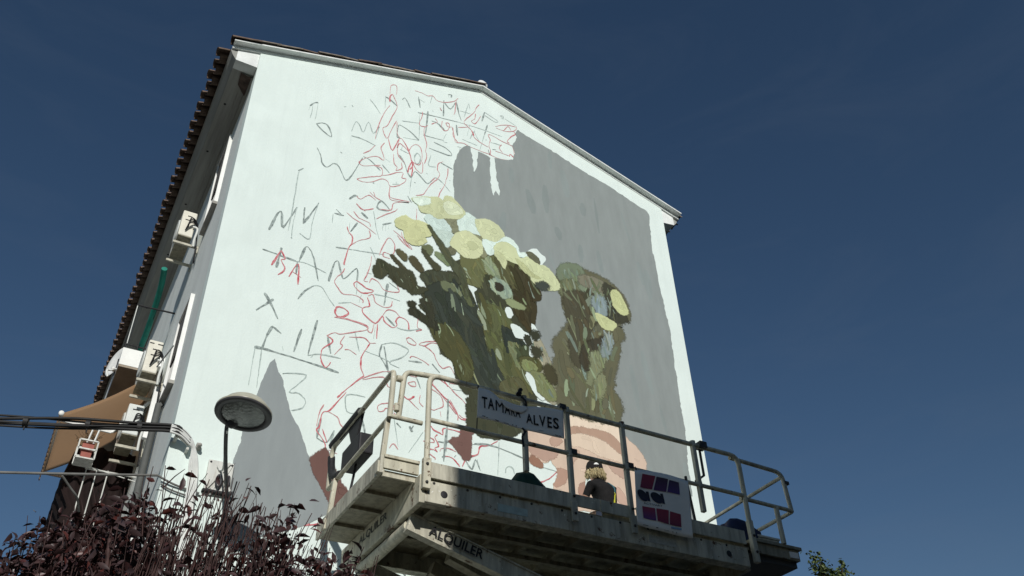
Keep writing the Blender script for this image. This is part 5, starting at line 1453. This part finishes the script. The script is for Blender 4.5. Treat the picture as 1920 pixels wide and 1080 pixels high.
# things lying on the platform
def lump(name, label, cat, c, sx, sy, sz, mt, seed, base=ZD):
    r_ = random.Random(seed); bm = bmesh.new(); bmesh.ops.create_icosphere(bm, subdivisions=3, radius=1)
    ph = [r_.uniform(0, 6) for _ in range(6)]
    for v in bm.verts:
        p = v.co.copy(); k = 1 + .13 * math.sin(3.1 * p.x + ph[0]) + .11 * math.sin(4.7 * p.y + ph[1]) + .12 * math.sin(5.3 * p.z + 2 * p.x + ph[2]) + .05 * math.sin(11 * p.x + 7 * p.y + ph[3])
        p *= k; v.co = Vector((c[0] + p.x * sx, c[1] + p.y * sy, base + max(0.004, (p.z + .7) * sz)))
    me = bpy.data.meshes.new(name); bm.to_mesh(me); bm.free(); me.materials.append(mt)
    for p in me.polygons: p.use_smooth = True
    o = bpy.data.objects.new(name, me); COL.objects.link(o); return tag(o, label, cat)
lump('bag', 'dark green cloth bag slumped on the lift platform below the lettered banner', 'bag', (3.50, -2.25, 0), .36, .20, .34, M['dark_green_cloth'], 3)
lump('bag', 'navy bag beside the curved right-hand post of the lift platform', 'bag', (6.30, -2.6, 0), .26, .16, .21, M['blue_cloth'], 5, 5.56)
wb = thing('crate', 'low whitish crate on the right-hand end of the lift platform', 'crate', (6.65, -2.3, 5.56))
m = MB(); m.box((6.46, -2.72, 5.562), (6.80, -2.2, 5.72)); m.build('box', M['lift_grey'], wb, bevel=.01)
m = MB(); m.box((6.45, -2.73, 5.722), (6.81, -2.19, 5.75)); m.build('lid', M['metal_white'], wb, bevel=.006)
pk = thing('paint_bucket', 'small white paint bucket at the painter\'s feet on the lift', 'bucket', (5.62, -1.45, ZD))
m = MB(); m.lathe([(0, 0), (.11, 0), (.125, .24), (.13, .25), (.118, .25), (.10, .02), (0, .02)], (5.62, -1.45, ZD), (0, 0, 1), 18); m.build('pail', M['frame_white'], pk)
m = MB(); m.tube([(5.62 + .13 * math.cos(t), -1.45, ZD + .24 + .12 * math.sin(t)) for t in [math.pi * i / 10 for i in range(11)]], .004, 5); m.build('handle', M['dark'], pk)

# ------------------------------------------------------------------ banners tied to the rails
def rip(x, z): return .012 * math.sin(5.1 * x + 1.7 * z) + .008 * math.sin(11 * x - 3 * z)
def sheet(name, mt, top, bot, y, n=40, k=12, parent=None, thick=.003):
    """top and bot are lists of (x, z) along the upper and lower edges"""
    def at(pl, t):
        s = t * (len(pl) - 1); i = min(int(s), len(pl) - 2); f = s - i
        return pl[i][0] + (pl[i+1][0] - pl[i][0]) * f, pl[i][1] + (pl[i+1][1] - pl[i][1]) * f
    top = smooth_open(top, 6); bot = smooth_open(bot, 6); m_ = MB(); vs = []
    for j in range(k + 1):
        for i in range(n + 1):
            a, b_ = at(top, i / n), at(bot, i / n); x = a[0] + (b_[0] - a[0]) * j / k; z = a[1] + (b_[1] - a[1]) * j / k
            vs.append((x, y + rip(x, z), z))
    m_.add(vs, [(j*(n+1)+i, j*(n+1)+i+1, (j+1)*(n+1)+i+1, (j+1)*(n+1)+i) for j in range(k) for i in range(n)], True)
    o = m_.build(name, mt, parent, fix=False); s = o.modifiers.new('thickness', 'SOLIDIFY'); s.thickness = thick; s.offset = 1
    return o
bn = thing('banner', 'white banner with black capital lettering, folded over in the middle, tied under the top rail', 'banner', (3.06, -3.05, 6.2))
TOP1 = [(2.536, 6.537), (2.66, 6.538), (2.785, 6.472), (2.841, 6.451), (2.997, 6.46), (3.134, 6.478), (3.287, 6.50), (3.586, 6.529)]
BOT1 = [(2.517, 6.169), (2.656, 6.173), (2.89, 6.183), (3.057, 6.180), (3.27, 6.179), (3.576, 6.186)]
sheet('cloth', M['banner'], TOP1, BOT1, -3.05, parent=bn)
sheet('fold', M['banner'], [(2.79, 6.462), (2.99, 6.453), (3.134, 6.471)], [(2.815, 6.415), (2.855, 6.376), (2.953, 6.365), (3.059, 6.374), (3.125, 6.425)], -3.066, n=20, k=4, parent=bn)
m = MB()
def put_letter(ch, x0, x1, z0, z1, y=-3.05, off=.0075, ztop=None, bold=.0, yb=-3.05):
    vs, fs = fit_text(ch, x1 - x0, z1 - z0, bold); pts = []
    for u, v in vs:
        x, z = x0 + u, z0 + v
        if ztop is not None: z = min(z, ztop(x))
        pts.append((x, yb + rip(x, z) - off, z))
    m.add(pts, fs)
fold_line = lambda x: 6.366 + max(0, (2.90 - x)) * .35
for ch, x0, x1, z0, z1 in (('T', 2.572, 2.635, 6.301, 6.436), ('A', 2.640, 2.716, 6.302, 6.438), ('M', 2.733, 2.832, 6.305, 6.434), ('A', 2.846, 2.920, 6.308, 6.436), ('R', 2.932, 2.982, 6.309, 6.436), ('A', 2.985, 3.048, 6.310, 6.436),
                           ('A', 3.113, 3.190, 6.268, 6.384), ('L', 3.200, 3.258, 6.262, 6.380), ('V', 3.266, 3.344, 6.262, 6.392), ('E', 3.367, 3.424, 6.270, 6.397), ('S', 3.440, 3.514, 6.278, 6.410)):
    put_letter(ch, x0, x1, z0, z1, bold=0 if ch == 'M' else .02)
m.build('lettering', M['ink'], bn, fix=False)
m = MB()
for x0, x1, z0, z1 in ((2.575, 2.61, 6.192, 6.205), (2.618, 2.64, 6.186, 6.195), (2.722, 2.765, 6.183, 6.196), (2.824, 2.897, 6.192, 6.198), (2.942, 2.953, 6.188, 6.208), (2.984, 2.998, 6.188, 6.208), (3.255, 3.315, 6.207, 6.213), (3.462, 3.494, 6.195, 6.207), (3.503, 3.533, 6.195, 6.207)):
    n = max(1, int((x1 - x0) / .012))
    for i in range(n):
        a = x0 + (x1 - x0) * i / n; c = a + (x1 - x0) / n * .8; zz = z0 + (.3 if i % 3 == 0 else 0) * (z1 - z0); p = [(a, zz), (c, zz), (c, z1), (a, z1)]
        m.add([(x, -3.05 + rip(x, z) - .0075, z) for x, z in p], [(0, 1, 2, 3)])
m.build('small_print', M['ink_worn'], bn, fix=False)
m = MB()
for x, z0, z1 in ((2.535, 6.53, 6.58), (3.585, 6.52, 6.58), (2.52, 6.05, 6.175), (3.576, 6.05, 6.19), (3.10, 6.47, 6.56)): m.tube([(x, -3.05, z0), (x + .01, -3.04, z1)], .006, 5)
m.tube(smooth3([(3.06, -3.04, 6.19), (3.09, -3.05, 6.15), (3.06, -3.04, 6.09), (3.07, -3.04, 5.98)]), .012, 5)
m.build('tie', M['dark'], bn)
kn = thing('rag', 'small dark rag knotted over the top rail above the lettered banner', 'rag', (3.06, -3.0, 6.6))
m = MB()
m.tube(smooth3([(3.02, -3.045, 6.59), (3.05, -3.0, 6.63), (3.09, -2.965, 6.60)]), [.02] * 5 + [.03] * 6, 7); m.tube(smooth3([(3.05, -3.04, 6.60), (3.04, -3.05, 6.63), (3.06, -3.05, 6.66)]), .024, 6); m.tube(smooth3([(3.06, -3.05, 6.57), (3.10, -3.06, 6.52), (3.12, -3.05, 6.47)]), .012, 6)
m.build('knot', M['dark'], kn)

bq = thing('banner', 'white banner with red and violet squares and two black letters hung on the mid rail', 'banner', (4.8, -3.05, 5.4))
sheet('cloth', M['banner'], [(4.48, 6.02), (4.65, 6.05), (4.92, 6.045), (5.215, 6.03)], [(4.43, 5.375), (4.633, 5.36), (4.886, 5.347), (5.15, 5.345)], -3.05, parent=bq)
def rip_poly(pts, off, sub=5):
    """fine grid over a quad so the print follows the rippling cloth"""
    vs = []
    for j in range(sub + 1):
        for i in range(sub + 1):
            u, v = i / sub, j / sub
            x = (pts[0][0] * (1 - u) + pts[1][0] * u) * (1 - v) + (pts[3][0] * (1 - u) + pts[2][0] * u) * v
            z = (pts[0][1] * (1 - u) + pts[1][1] * u) * (1 - v) + (pts[3][1] * (1 - u) + pts[2][1] * u) * v
            vs.append((x, -3.05 + rip(x, z) - off, z))
    return vs, [(j*(sub+1)+i, j*(sub+1)+i+1, (j+1)*(sub+1)+i+1, (j+1)*(sub+1)+i) for j in range(sub) for i in range(sub)]
for q, mt in (([(4.58, 5.995), (4.748, 5.997), (4.684, 5.826), (4.529, 5.824)], 'print_red'), ([(4.763, 5.992), (4.907, 5.984), (4.859, 5.823), (4.701, 5.822)], 'print_maroon'), ([(4.922, 5.977), (5.058, 5.976), (5.051, 5.830), (4.874, 5.826)], 'print_violet'),
              ([(4.523, 5.605), (4.687, 5.607), (4.681, 5.461), (4.52, 5.468)], 'print_red_blue'), ([(4.703, 5.608), (4.862, 5.61), (4.839, 5.447), (4.698, 5.463)], 'print_red'), ([(4.878, 5.603), (5.026, 5.596), (5.013, 5.448), (4.853, 5.45)], 'print_red')):
    m = MB(); m.add(*rip_poly(q, .0075)); m.build('printed_square', M[mt], bq, fix=False)
for cx, cz, rx, rz, stem in ((4.548, 5.733, .068, .062, [(4.594, 5.787), (4.632, 5.793), (4.642, 5.676), (4.606, 5.682)]), (4.727, 5.734, .073, .060, [(4.774, 5.790), (4.810, 5.795), (4.824, 5.674), (4.788, 5.680)])):
    m = MB(); n = 26; vs = [(cx, -3.05 + rip(cx, cz) - .0075, cz)]
    for i in range(n): 
        x = cx + rx * math.cos(2 * math.pi * i / n); z = cz + rz * math.sin(2 * math.pi * i / n) - .25 * (x - cx); vs.append((x, -3.05 + rip(x, z) - .0075, z))
    m.add(vs, [(0, 1 + i, 1 + (i + 1) % n) for i in range(n)]); v2, f2 = rip_poly(stem, .0082); m.add(v2, f2); m.build('printed_letter', M['print_black'], bq, fix=False)
m = MB(); put_letter('ACTIVART', 4.55, 4.785, 5.634, 5.656); m.build('lettering', M['ink'], bq, fix=False)
m = MB()
for x0, x1, z0, z1 in ((4.505, 4.57, 5.384, 5.392), (4.668, 4.695, 5.376, 5.390), (4.767, 4.831, 5.370, 5.374), (4.882, 4.890, 5.362, 5.382), (4.933, 4.942, 5.362, 5.382)): 
    n = max(1, int((x1 - x0) / .010))
    for i in range(n):
        a = x0 + (x1 - x0) * i / n; m.add(*rip_poly([(a, z1), (a + (x1 - x0) / n * .75, z1), (a + (x1 - x0) / n * .75, z0), (a, z0)], .0075, 1))
m.build('small_print', M['ink_worn'], bq, fix=False)
m = MB(); m.add(*rip_poly([(4.87, 5.432), (5.012, 5.436), (5.010, 5.414), (4.866, 5.408)], .0075)); m.build('blue_line', M['print_blue'], bq, fix=False)
m = MB()
for x in (4.50, 4.85, 5.20): m.tube([(x, -3.04, 6.02), (x, -3.035, 6.06), (x, -2.97, 6.07)], .006, 5)
m.build('tie', M['dark'], bq)

# ------------------------------------------------------------------ the painter, seen from behind at the far edge of the platform
PB = Vector((5.33, -1.26, ZD))
pers = thing('person', 'person in dark shirt and black cap with blond hair, seen from behind on the lift', 'person', tuple(PB))
J = {'pelvis': (0, 0, .87, .135, .10), 'waist': (0.01, .0, 1.0, .155, .115), 'chest': (.005, .01, 1.16, .18, .125), 'upper': (-.005, .045, 1.29, .15, .095), 'neck': (-.02, .085, 1.385, .050, .050),
     'head0': (-.025, .105, 1.44, .068, .075), 'head1': (-.03, .12, 1.515, .080, .095), 'head2': (-.03, .12, 1.59, .062, .072),
     'shl': (-.175, .05, 1.275, .066, .068), 'ell': (-.235, .15, 1.07, .044, .044), 'wrl': (-.10, .36, 1.20, .028, .030), 'pal': (-.065, .42, 1.225, .034, .022),
     'shr': (.172, .05, 1.265, .068, .070), 'elr': (.225, .12, 1.04, .044, .044), 'wrr': (.13, .36, 1.08, .028, .030), 'par': (.115, .425, 1.095, .034, .022),
     'hil': (-.088, .0, .80, .088, .092), 'knl': (-.10, .03, .46, .060, .062), 'anl': (-.10, -.01, .09, .040, .044), 'tol': (-.115, .15, .035, .036, .030),
     'hir': (.088, .0, .80, .088, .092), 'knr': (.10, .03, .46, .060, .062), 'anr': (.10, -.01, .09, .040, .044), 'tor': (.115, .15, .035, .036, .030)}
E_ = [('pelvis', 'waist'), ('waist', 'chest'), ('chest', 'upper'), ('upper', 'neck'), ('neck', 'head0'), ('head0', 'head1'), ('head1', 'head2'), ('upper', 'shl'), ('shl', 'ell'), ('ell', 'wrl'), ('wrl', 'pal'),
      ('upper', 'shr'), ('shr', 'elr'), ('elr', 'wrr'), ('wrr', 'par'), ('pelvis', 'hil'), ('hil', 'knl'), ('knl', 'anl'), ('anl', 'tol'), ('pelvis', 'hir'), ('hir', 'knr'), ('knr', 'anr'), ('anr', 'tor')]
for sd, wr, pa in (('l', 'wrl', 'pal'), ('r', 'wrr', 'par')):
    w0, p0 = Vector(J[wr][:3]), Vector(J[pa][:3]); d = (p0 - w0).normalized(); lat = Vector((1, 0, 0)) if sd == 'l' else Vector((-1, 0, 0)); dn = d.cross(lat).normalized(); dn = -dn if dn.z > 0 else dn
    for i, ln in enumerate((.062, .072, .068, .055)):
        o0 = p0 + d * .03 + lat * (.026 - .018 * i); a = o0 + d * ln * .55 + dn * .012; c = a + d * ln * .25 + dn * ln * .45
        for nm_, q, r in (('a', o0, .010), ('b', a, .0088), ('c', c, .0075)): J['f%s%d%s' % (sd, i, nm_)] = (*q, r, r)
        E_ += [(pa, 'f%s%da' % (sd, i)), ('f%s%da' % (sd, i), 'f%s%db' % (sd, i)), ('f%s%db' % (sd, i), 'f%s%dc' % (sd, i))]
    t0 = p0 + lat * .034 - d * .015; t1 = t0 + lat * .018 + d * .035 + dn * .012
    J['t%sa' % sd] = (*t0, .0115, .0115); J['t%sb' % sd] = (*t1, .009, .009); E_ += [(pa, 't%sa' % sd), ('t%sa' % sd, 't%sb' % sd)]
J = {k: (v[0], v[1], v[2] * 1.038, v[3], v[4]) for k, v in J.items()}
names = list(J); idx = {k: i for i, k in enumerate(names)}
me = bpy.data.meshes.new('body_cage'); me.from_pydata([Vector(J[k][:3]) + PB for k in names], [(idx[a], idx[b]) for a, b in E_], [])
ob = bpy.data.objects.new('body_cage', me); COL.objects.link(ob)
sk = ob.modifiers.new('skin', 'SKIN'); sk.use_smooth_shade = True
for i, k in enumerate(names): me.skin_vertices[0].data[i].radius = (J[k][3], J[k][4])
me.skin_vertices[0].data[idx['pelvis']].use_root = True
sb = ob.modifiers.new('sub', 'SUBSURF'); sb.levels = 2; sb.render_levels = 2
dg = bpy.context.evaluated_depsgraph_get()
bmh = bpy.data.meshes.new_from_object(ob.evaluated_get(dg)); bmh.name = 'body'
bpy.data.objects.remove(ob)
for mt in ('skin', 'shirt', 'jeans', 'dark'): bmh.materials.append(M[mt])
def seg_mat(a, b, t):
    if b in ('neck',): return 1 if t < .45 else 0
    if a in ('neck', 'head0', 'head1'): return 0
    if a in ('shl', 'shr'): return 1 if t < .62 else 0
    if a in ('ell', 'elr', 'wrl', 'wrr', 'pal', 'par') or a[0] in 'ft': return 0
    if b in ('hil', 'hir', 'knl', 'knr', 'anl', 'anr'): return 2
    if b in ('tol', 'tor'): return 3
    if (a, b) == ('pelvis', 'waist'): return 2 if t < .25 else 1
    return 1
segs = [(Vector(J[a][:3]) + PB, Vector(J[b][:3]) + PB, a, b) for a, b in E_]
for p in bmh.polygons:
    c = p.center; best = (9, 0)
    for a, b, na, nb in segs:
        ab = b - a; t = max(0, min(1, (c - a).dot(ab) / ab.length_squared)); rr = J[na][3] * (1 - t) + J[nb][3] * t
        dd = (c - a - ab * t).length - rr * .8
        if dd < best[0]: best = (dd, seg_mat(na, nb, t))
    p.material_index = best[1]; p.use_smooth = True
body = bpy.data.objects.new('body', bmh); COL.objects.link(body); parented(body, pers)
from mathutils.bvhtree import BVHTree
bvh = BVHTree.FromPolygons([v.co for v in bmh.vertices], [tuple(p.vertices) for p in bmh.polygons])
HC = PB + Vector((-.03, .12, 1.585))
m = MB(); m.lathe([(.114, -.03), (.116, .02), (.112, .065), (.094, .107), (.060, .132), (.02, .143), (.001, .144)], HC + Vector((0, 0, .02)), (0, .12, 1), 22)
m.lathe([(.001, 0), (.012, .004), (.012, .010), (.001, .014)], HC + Vector((0, .016, .153)), (0, .12, 1), 10)
vs = []
for i in range(13):
    a = math.pi * i / 12; vs += [HC + Vector((.108 * math.cos(a), .06 + .05 * math.sin(a), .012)), HC + Vector((.085 * math.cos(a), .085 + .115 * math.sin(a), -.012))]
m.add(vs, [(2*i, 2*i+1, 2*i+3, 2*i+2) for i in range(12)]); m.build('cap', M['cap'], pers)
m = MB(); vs = []
for j in range(4):
    for i in range(9):
        a = math.radians(-112 + (i - 4) * 4.2); r = .1165; zz = .034 + .030 * j / 3 * math.cos((i - 4) / 4 * 1.35); rr = r - .012 * (zz / .09) ** 2
        vs.append(HC + Vector((rr * math.cos(a), rr * math.sin(a) - .004, zz + .012)))
m.add(vs, [(j*9+i, j*9+i+1, (j+1)*9+i+1, (j+1)*9+i) for j in range(3) for i in range(8)]); m.build('cap_badge', M['frame_white'], pers)
m = MB()
for i in range(430):
    a = math.radians(rnd.uniform(-205, 25)); r = rnd.uniform(.072, .108); s = HC + Vector((r * math.cos(a), r * math.sin(a) * 1.0, rnd.uniform(-.02, .015)))
    ln = rnd.uniform(.085, .145); out = Vector((math.cos(a), math.sin(a), 0)); pts = []
    for k in range(6):
        t = k / 5; pts.append(s + out * (  .034 * t ** .7 + .012 * math.sin(5 * t + i)) + Vector((.010 * math.sin(6 * t + i * 1.7), .01 * math.cos(5 * t + i), -ln * t)))
    m.tube(pts, [.0045, .005, .005, .0045, .004, .002], 4)
m.build('hair', M['hair'], pers)
def strap(path, w, mt, nm):
    pts = []
    for x, z in smooth_open(path, 5):
        o = PB + Vector((x, -1.0, z)); hitp, nrm, _, _ = bvh.ray_cast(o, Vector((0, 1, 0)))
        if hitp is not None: pts.append((hitp, nrm))
    vs = []
    for i, (p, n_) in enumerate(pts):
        t = (pts[min(i + 1, len(pts) - 1)][0] - pts[max(0, i - 1)][0]).normalized(); s = t.cross(n_).normalized()
        vs += [p + n_ * .007 + s * w / 2, p + n_ * .007 - s * w / 2]
    if len(pts) < 2: return
    mm = MB(); mm.add(vs, [(2*i, 2*i+1, 2*i+3, 2*i+2) for i in range(len(pts) - 1)], True); o = mm.build(nm, M[mt], pers, fix=False); sm_ = o.modifiers.new('thickness', 'SOLIDIFY'); sm_.thickness = .006; sm_.offset = 1
strap([(.085, 1.39), (.10, 1.29), (.105, 1.19), (.09, 1.10)], .034, 'strap_teal', 'harness_strap')
strap([(.10, 1.20), (.085, 1.12), (.06, 1.04), (.045, .97)], .05, 'strap_yellow', 'harness_strap')
strap([(-.11, .995), (0, .985), (.11, .995)], .045, 'strap_teal', 'harness_belt')
br = thing('paint_brush', 'paint brush held up against the wall by the painter', 'brush', tuple(PB + Vector((-.05, .5, 1.2))))
a = PB + Vector((-.03, .44, 1.252)); c = PB + Vector((-.14, .56, 1.305))
m = MB(); m.tube([a + Vector((.10, -.12, -.05)), a, c], [.008, .010, .012], 8); m.build('handle', M['bark'], br)
m = MB(); m.tube([c, c + (c - a).normalized() * .05, c + (c - a).normalized() * .11], [.02, .026, .016], 8); m.build('bristles', M['dark'], br)

# ------------------------------------------------------------------ purple-leaved plum shrub in the lower left
RT_ = Vector((math.cos(YAW), -math.sin(YAW), 0)); FW_ = Vector((math.sin(YAW), math.cos(YAW), 0))
O_ = Vector((CAM.x, CAM.y, 0)) + FW_ * 4.65
PROF = [(-3.3, 2.3), (-2.95, 3.1), (-2.80, 3.46), (-2.70, 3.62), (-2.55, 3.73), (-2.31, 3.78), (-2.15, 3.88), (-2.02, 3.93), (-1.82, 3.94), (-1.63, 3.86), (-1.48, 3.82), (-1.35, 3.76), (-1.22, 3.67), (-1.09, 3.58), (-.94, 3.49), (-.74, 3.36), (-.5, 3.15)]
def prof(u):
    for (a, ha), (b_, hb) in zip(PROF, PROF[1:]):
        if a <= u <= b_: return ha + (hb - ha) * (u - a) / (b_ - a)
    return 2.6
def SP(u, v, z): return O_ + RT_ * u + FW_ * v + Vector((0, 0, z))
shrub = thing('plum_shrub', 'purple-leaved shrub with pruned upright shoots in front of the painted block', 'shrub', tuple(SP(-1.8, 0, 0)))
rs = random.Random(21)
m = MB()
for k in range(5):
    u = -1.8 + (k - 2) * .10; v = rs.uniform(-.1, .1)
    m.tube(smooth3([SP(u, v, -.02), SP(u + (k - 2) * .08, v, .8), SP(-1.8 + (k - 2) * .45, v * 2, 1.9)], 4), [.06 - .003 * i for i in range(9)], 8)
m.build('trunk', M['twig'], shrub)
twigs = []; m = MB()
for i in range(60):
    u0 = rs.uniform(-2.9, -.75); v0 = rs.uniform(-.4, .45); base = SP(-1.8 + (u0 + 1.8) * .55, v0 * .5, 1.8); tip = SP(u0, v0, prof(u0) - rs.uniform(.45, .9))
    m.tube(smooth3([base, base.lerp(tip, .5) + Vector((0, 0, .12)), tip], 3), [.022 - .0018 * q for q in range(7)], 6)
for i in range(560):
    mid = rs.random() < .42
    u = rs.uniform(-2.05, -1.25) if mid else rs.uniform(-2.98, -.68)
    v = rs.uniform(-.34, .45); top = prof(u) - abs(v) * .16 - max(0, -v) * .22 + (rs.uniform(-.26, .0) if rs.random() < .7 else rs.uniform(-.7, -.2)); ln = rs.uniform(.35, 1.0)
    lean = rs.gauss(.10 if u > -2 else -.02, .13); lv = rs.gauss(0, .12)
    a = SP(u, v, top - ln); e = SP(u + lean * ln, v + lv * ln, top); q = a.lerp(e, .5) + RT_ * rs.gauss(0, .025) + FW_ * rs.gauss(0, .02)
    r = rs.uniform(.002, .0054)
    pts = smooth3([a, q, e], 3); m.tube(pts, [r * (1 - .5 * j / (len(pts) - 1)) for j in range(len(pts))], 5)
    twigs.append((pts, u))
    if rs.random() < .35:
        s = pts[rs.randrange(1, len(pts) - 1)]; e2 = s + (e - a).normalized() * rs.uniform(.08, .25) + RT_ * rs.gauss(0, .07) + FW_ * rs.gauss(0, .05)
        m.tube([s, s.lerp(e2, .5) + Vector((0, 0, .01)), e2], [r * .7, r * .6, r * .35], 4); twigs.append(([s, e2], u))
m.build('branches', M['twig'], shrub)
def leaf_pts(ln, w, curl, fold):
    """8 verts: pointed oval blade folded along the midrib"""
    out = []
    for t, ww in ((0, 0), (.30, .85), (.62, .95), (1, 0)):
        x = ln * t; z = -curl * t * t * ln
        if ww == 0: out.append((x, 0, z))
        else: out += [(x, w * ww / 2, z + fold * w), (x, 0, z), (x, -w * ww / 2, z + fold * w)]
    return out, [(0, 2, 1), (0, 3, 2), (1, 2, 5, 4), (2, 3, 6, 5), (4, 5, 7), (5, 6, 7)]
leaf_meshes = []
for mt in ('leaf', 'leaf', 'leaf2', 'leaf_red'):
    mm = MB(); v_, f_ = leaf_pts(.058, .025, rs.uniform(.1, .5), rs.uniform(.1, .3)); mm.add(v_, f_, True); leaf_meshes.append(mm.mesh('leaf', M[mt], fix=False))
def leaf_frame(p, d, roll):
    d = d.normalized(); s = d.cross(Vector((0, 0, 1)))
    s = s.normalized() if s.length > .01 else Vector((1, 0, 0)); n_ = s.cross(d); mrot = Matrix((d, s * -1, n_)).transposed().to_4x4()
    mrot = mrot @ Matrix.Rotation(roll, 4, 'X'); mrot.translation = p; return mrot
leaves = []
def want(u):
    if u < -2.12: return 1.0
    if u < -1.98: return .55
    if u < -1.45: return .10
    if u < -1.2: return .45
    return .75
tries = 0
while len(leaves) < 4600 and tries < 60000:
    tries += 1
    pts, u = rs.choice(twigs)
    if rs.random() > want(u): continue
    k = rs.randrange(len(pts) - 1); p = pts[k].lerp(pts[k + 1], rs.random())
    if u < -2.1 or rs.random() < .5: p = p + RT_ * rs.gauss(0, .028) + FW_ * rs.gauss(0, .035) + Vector((0, 0, rs.gauss(-.03, .035)))
    d = Vector((rs.gauss(0, 1), rs.gauss(0, 1), rs.gauss(-.15, .7)))
    zz = p.z - O_.z; uu = (p - O_).dot(RT_)
    if zz > prof(uu) - .02 and rs.random() < .9: continue
    leaves.append((leaf_frame(p, d, rs.uniform(-1.3, 1.3)), rs.choice((.55, .75, .9, 1.0, 1.15, 1.4))))
# dense inner leaves at the left and along the bottom edge
for i in range(9500):
    u = rs.uniform(-3.05, -2.0) if rs.random() < .66 else rs.uniform(-2.1, -.6)
    top = prof(u) - .06; z = rs.uniform(3.05, max(3.1, top)) if u < -2.05 else rs.uniform(3.0, min(top, 3.42))
    v = rs.gauss(.12, .24); d = Vector((rs.gauss(0, 1), rs.gauss(0, 1), rs.gauss(-.2, .7)))
    leaves.append((leaf_frame(SP(u, v, z - abs(v) * .16 - max(0, -v) * .25), d, rs.uniform(-1.3, 1.3)), rs.choice((.6, .8, .95, 1.1, 1.3))))
# a few separate leaves standing clear of the crown
for u, z in ((-1.23, 3.71), (-1.19, 3.78), (-1.14, 3.70), (-1.30, 3.72), (-1.27, 3.68), (-1.10, 3.62), (-2.0, 3.95), (-1.93, 3.97), (-1.86, 3.95), (-1.50, 3.86), (-1.55, 3.85)):
    leaves.append((leaf_frame(SP(u, rs.uniform(-.1, .1), z), Vector((rs.gauss(.5, .5), rs.gauss(0, .5), rs.gauss(0, .5))), rs.uniform(-1, 1)), rs.uniform(1.1, 1.5)))
    twigs.append(([SP(u, 0, z)], u))
def near_key(l): return (l[0].translation - CAM).length
def visible(l):
    q = (l[0].translation - CAM); x, y, zc = q.dot(RT_), q.z, q.dot(FW_); return y / zc > .375
order = sorted(leaves, key=lambda l: (not visible(l), near_key(l) / l[1]))
mixw = [0, 0, 0, 0, 1, 1, 1, 2, 2, 3]
for mtx, s in order[:300]:
    o = bpy.data.objects.new('leaf', leaf_meshes[rs.choice(mixw)]); COL.objects.link(o); o.parent = shrub; o.matrix_parent_inverse = Matrix.Translation(-Vector(shrub.location))
    o.matrix_basis = mtx @ Matrix.Scale(s, 4)
m = MB()
for mtx, s in order[300:]:
    v_, f_ = leaf_pts(.058 * s, .025 * s, rs.uniform(.1, .5), rs.uniform(.1, .3)); m.add([mtx @ Vector(p) for p in v_], f_, True, rs.choice([0, 0, 0, 0, 1, 1, 1, 2]))
stuff(m.build('foliage', [M['leaf'], M['leaf2'], M['leaf_red']], shrub, fix=False))

# ------------------------------------------------------------------ tree far off to the right
tr = thing('tree', 'leafy tree top far behind the right-hand end of the lift', 'tree', (23.0, 10.5, 0))
m = MB(); m.tube(smooth3([(23.1, 10.4, -.1), (23.0, 10.5, 3), (23.15, 10.5, 6.5), (22.9, 10.6, 9.5), (22.75, 10.65, 12.6)], 5), [.26 - .011 * i for i in range(21)], 9)
limbs = []
for i in range(26):
    z = rs.uniform(4.5, 11.2); a = rs.uniform(0, 6.28); ln = rs.uniform(.8, 2.4) * (1 - (z - 4) / 14); s = Vector((23.0, 10.5, z)); e = s + Vector((math.cos(a) * ln, math.sin(a) * ln, ln * rs.uniform(.5, 1.1)))
    m.tube(smooth3([s, s.lerp(e, .5) + Vector((0, 0, -.1)), e], 3), [.06 - .006 * j for j in range(7)], 6); limbs.append((s, e))
for e in ((22.62, 10.72, 12.86), (22.85, 10.6, 12.5), (23.35, 10.3, 12.25), (23.55, 10.2, 12.05), (22.98, 10.5, 12.3)):
    s = Vector((23.0, 10.5, 10.4)); m.tube([s, s.lerp(Vector(e), .6) + Vector((.05, 0, .1)), Vector(e)], [.04, .025, .008], 5); limbs += [(s, Vector(e))] * 3
m.build('trunk', M['bark'], tr)
m = MB()
for i in range(3800):
    s, e = rs.choice(limbs); t = rs.uniform(.35, 1.02); p = s.lerp(e, t) + Vector((rs.gauss(0, .13), rs.gauss(0, .13), rs.gauss(0, .13)))
    v_, f_ = leaf_pts(rs.uniform(.10, .17), .09, .3, .2); mtx = leaf_frame(p, Vector((rs.gauss(0, 1), rs.gauss(0, 1), rs.gauss(-.3, .6))), rs.uniform(-1, 1)); m.add([mtx @ Vector(q) for q in v_], f_, True)
stuff(m.build('crown', M['green_leaf'], tr, fix=False))

# ------------------------------------------------------------------ block across the street, behind the viewpoint: its shadow falls on the lift
nb = thing('apartment_building', 'ochre four-storey block across the street behind the viewpoint', 'building', (11, -19, 0))
NX, NY, NH = -1.28, -14.0, 12.2
m = MB(); m.box((NX, NY - 10, -.1), (24, NY, NH)); m.build('wall', M['brick_far'], nb)
m = MB(); m.box((NX + .1, NY - 9.9, NH + .002), (23.9, NY - .1, NH + .12)); m.build('roof', M['concrete'], nb)
for fl in range(4):
    for i in range(8):
        x = .9 + i * 2.9; z = 1.0 + fl * 2.9
        m = MB(); m.box((x, NY + .002, z), (x + 1.2, NY + .05, z + 1.4)); w_ = m.build('window', M['frame_white'], nb)
        m = MB(); m.box((x + .06, NY + .052, z + .06), (x + 1.14, NY + .058, z + 1.34)); m.build('pane', M['glass'], w_)

for o in list(bpy.data.objects):
    if o.name.split('.')[0] in ('weld_collar', 'bolt', 'eaves_end', 'deck_edge', 'deck_rib', 'extension_rib', 'vent_slot', 'screw', 'hose', 'vent_hole', 'drain_hole', 'plant_label', 'strap', 'scroll', 'tie', 'cable_tie'): split_loose(o)
    elif o.name.split('.')[0] in ('small_print', 'hair', 'plant', 'branches'): o['kind'] = 'stuff'
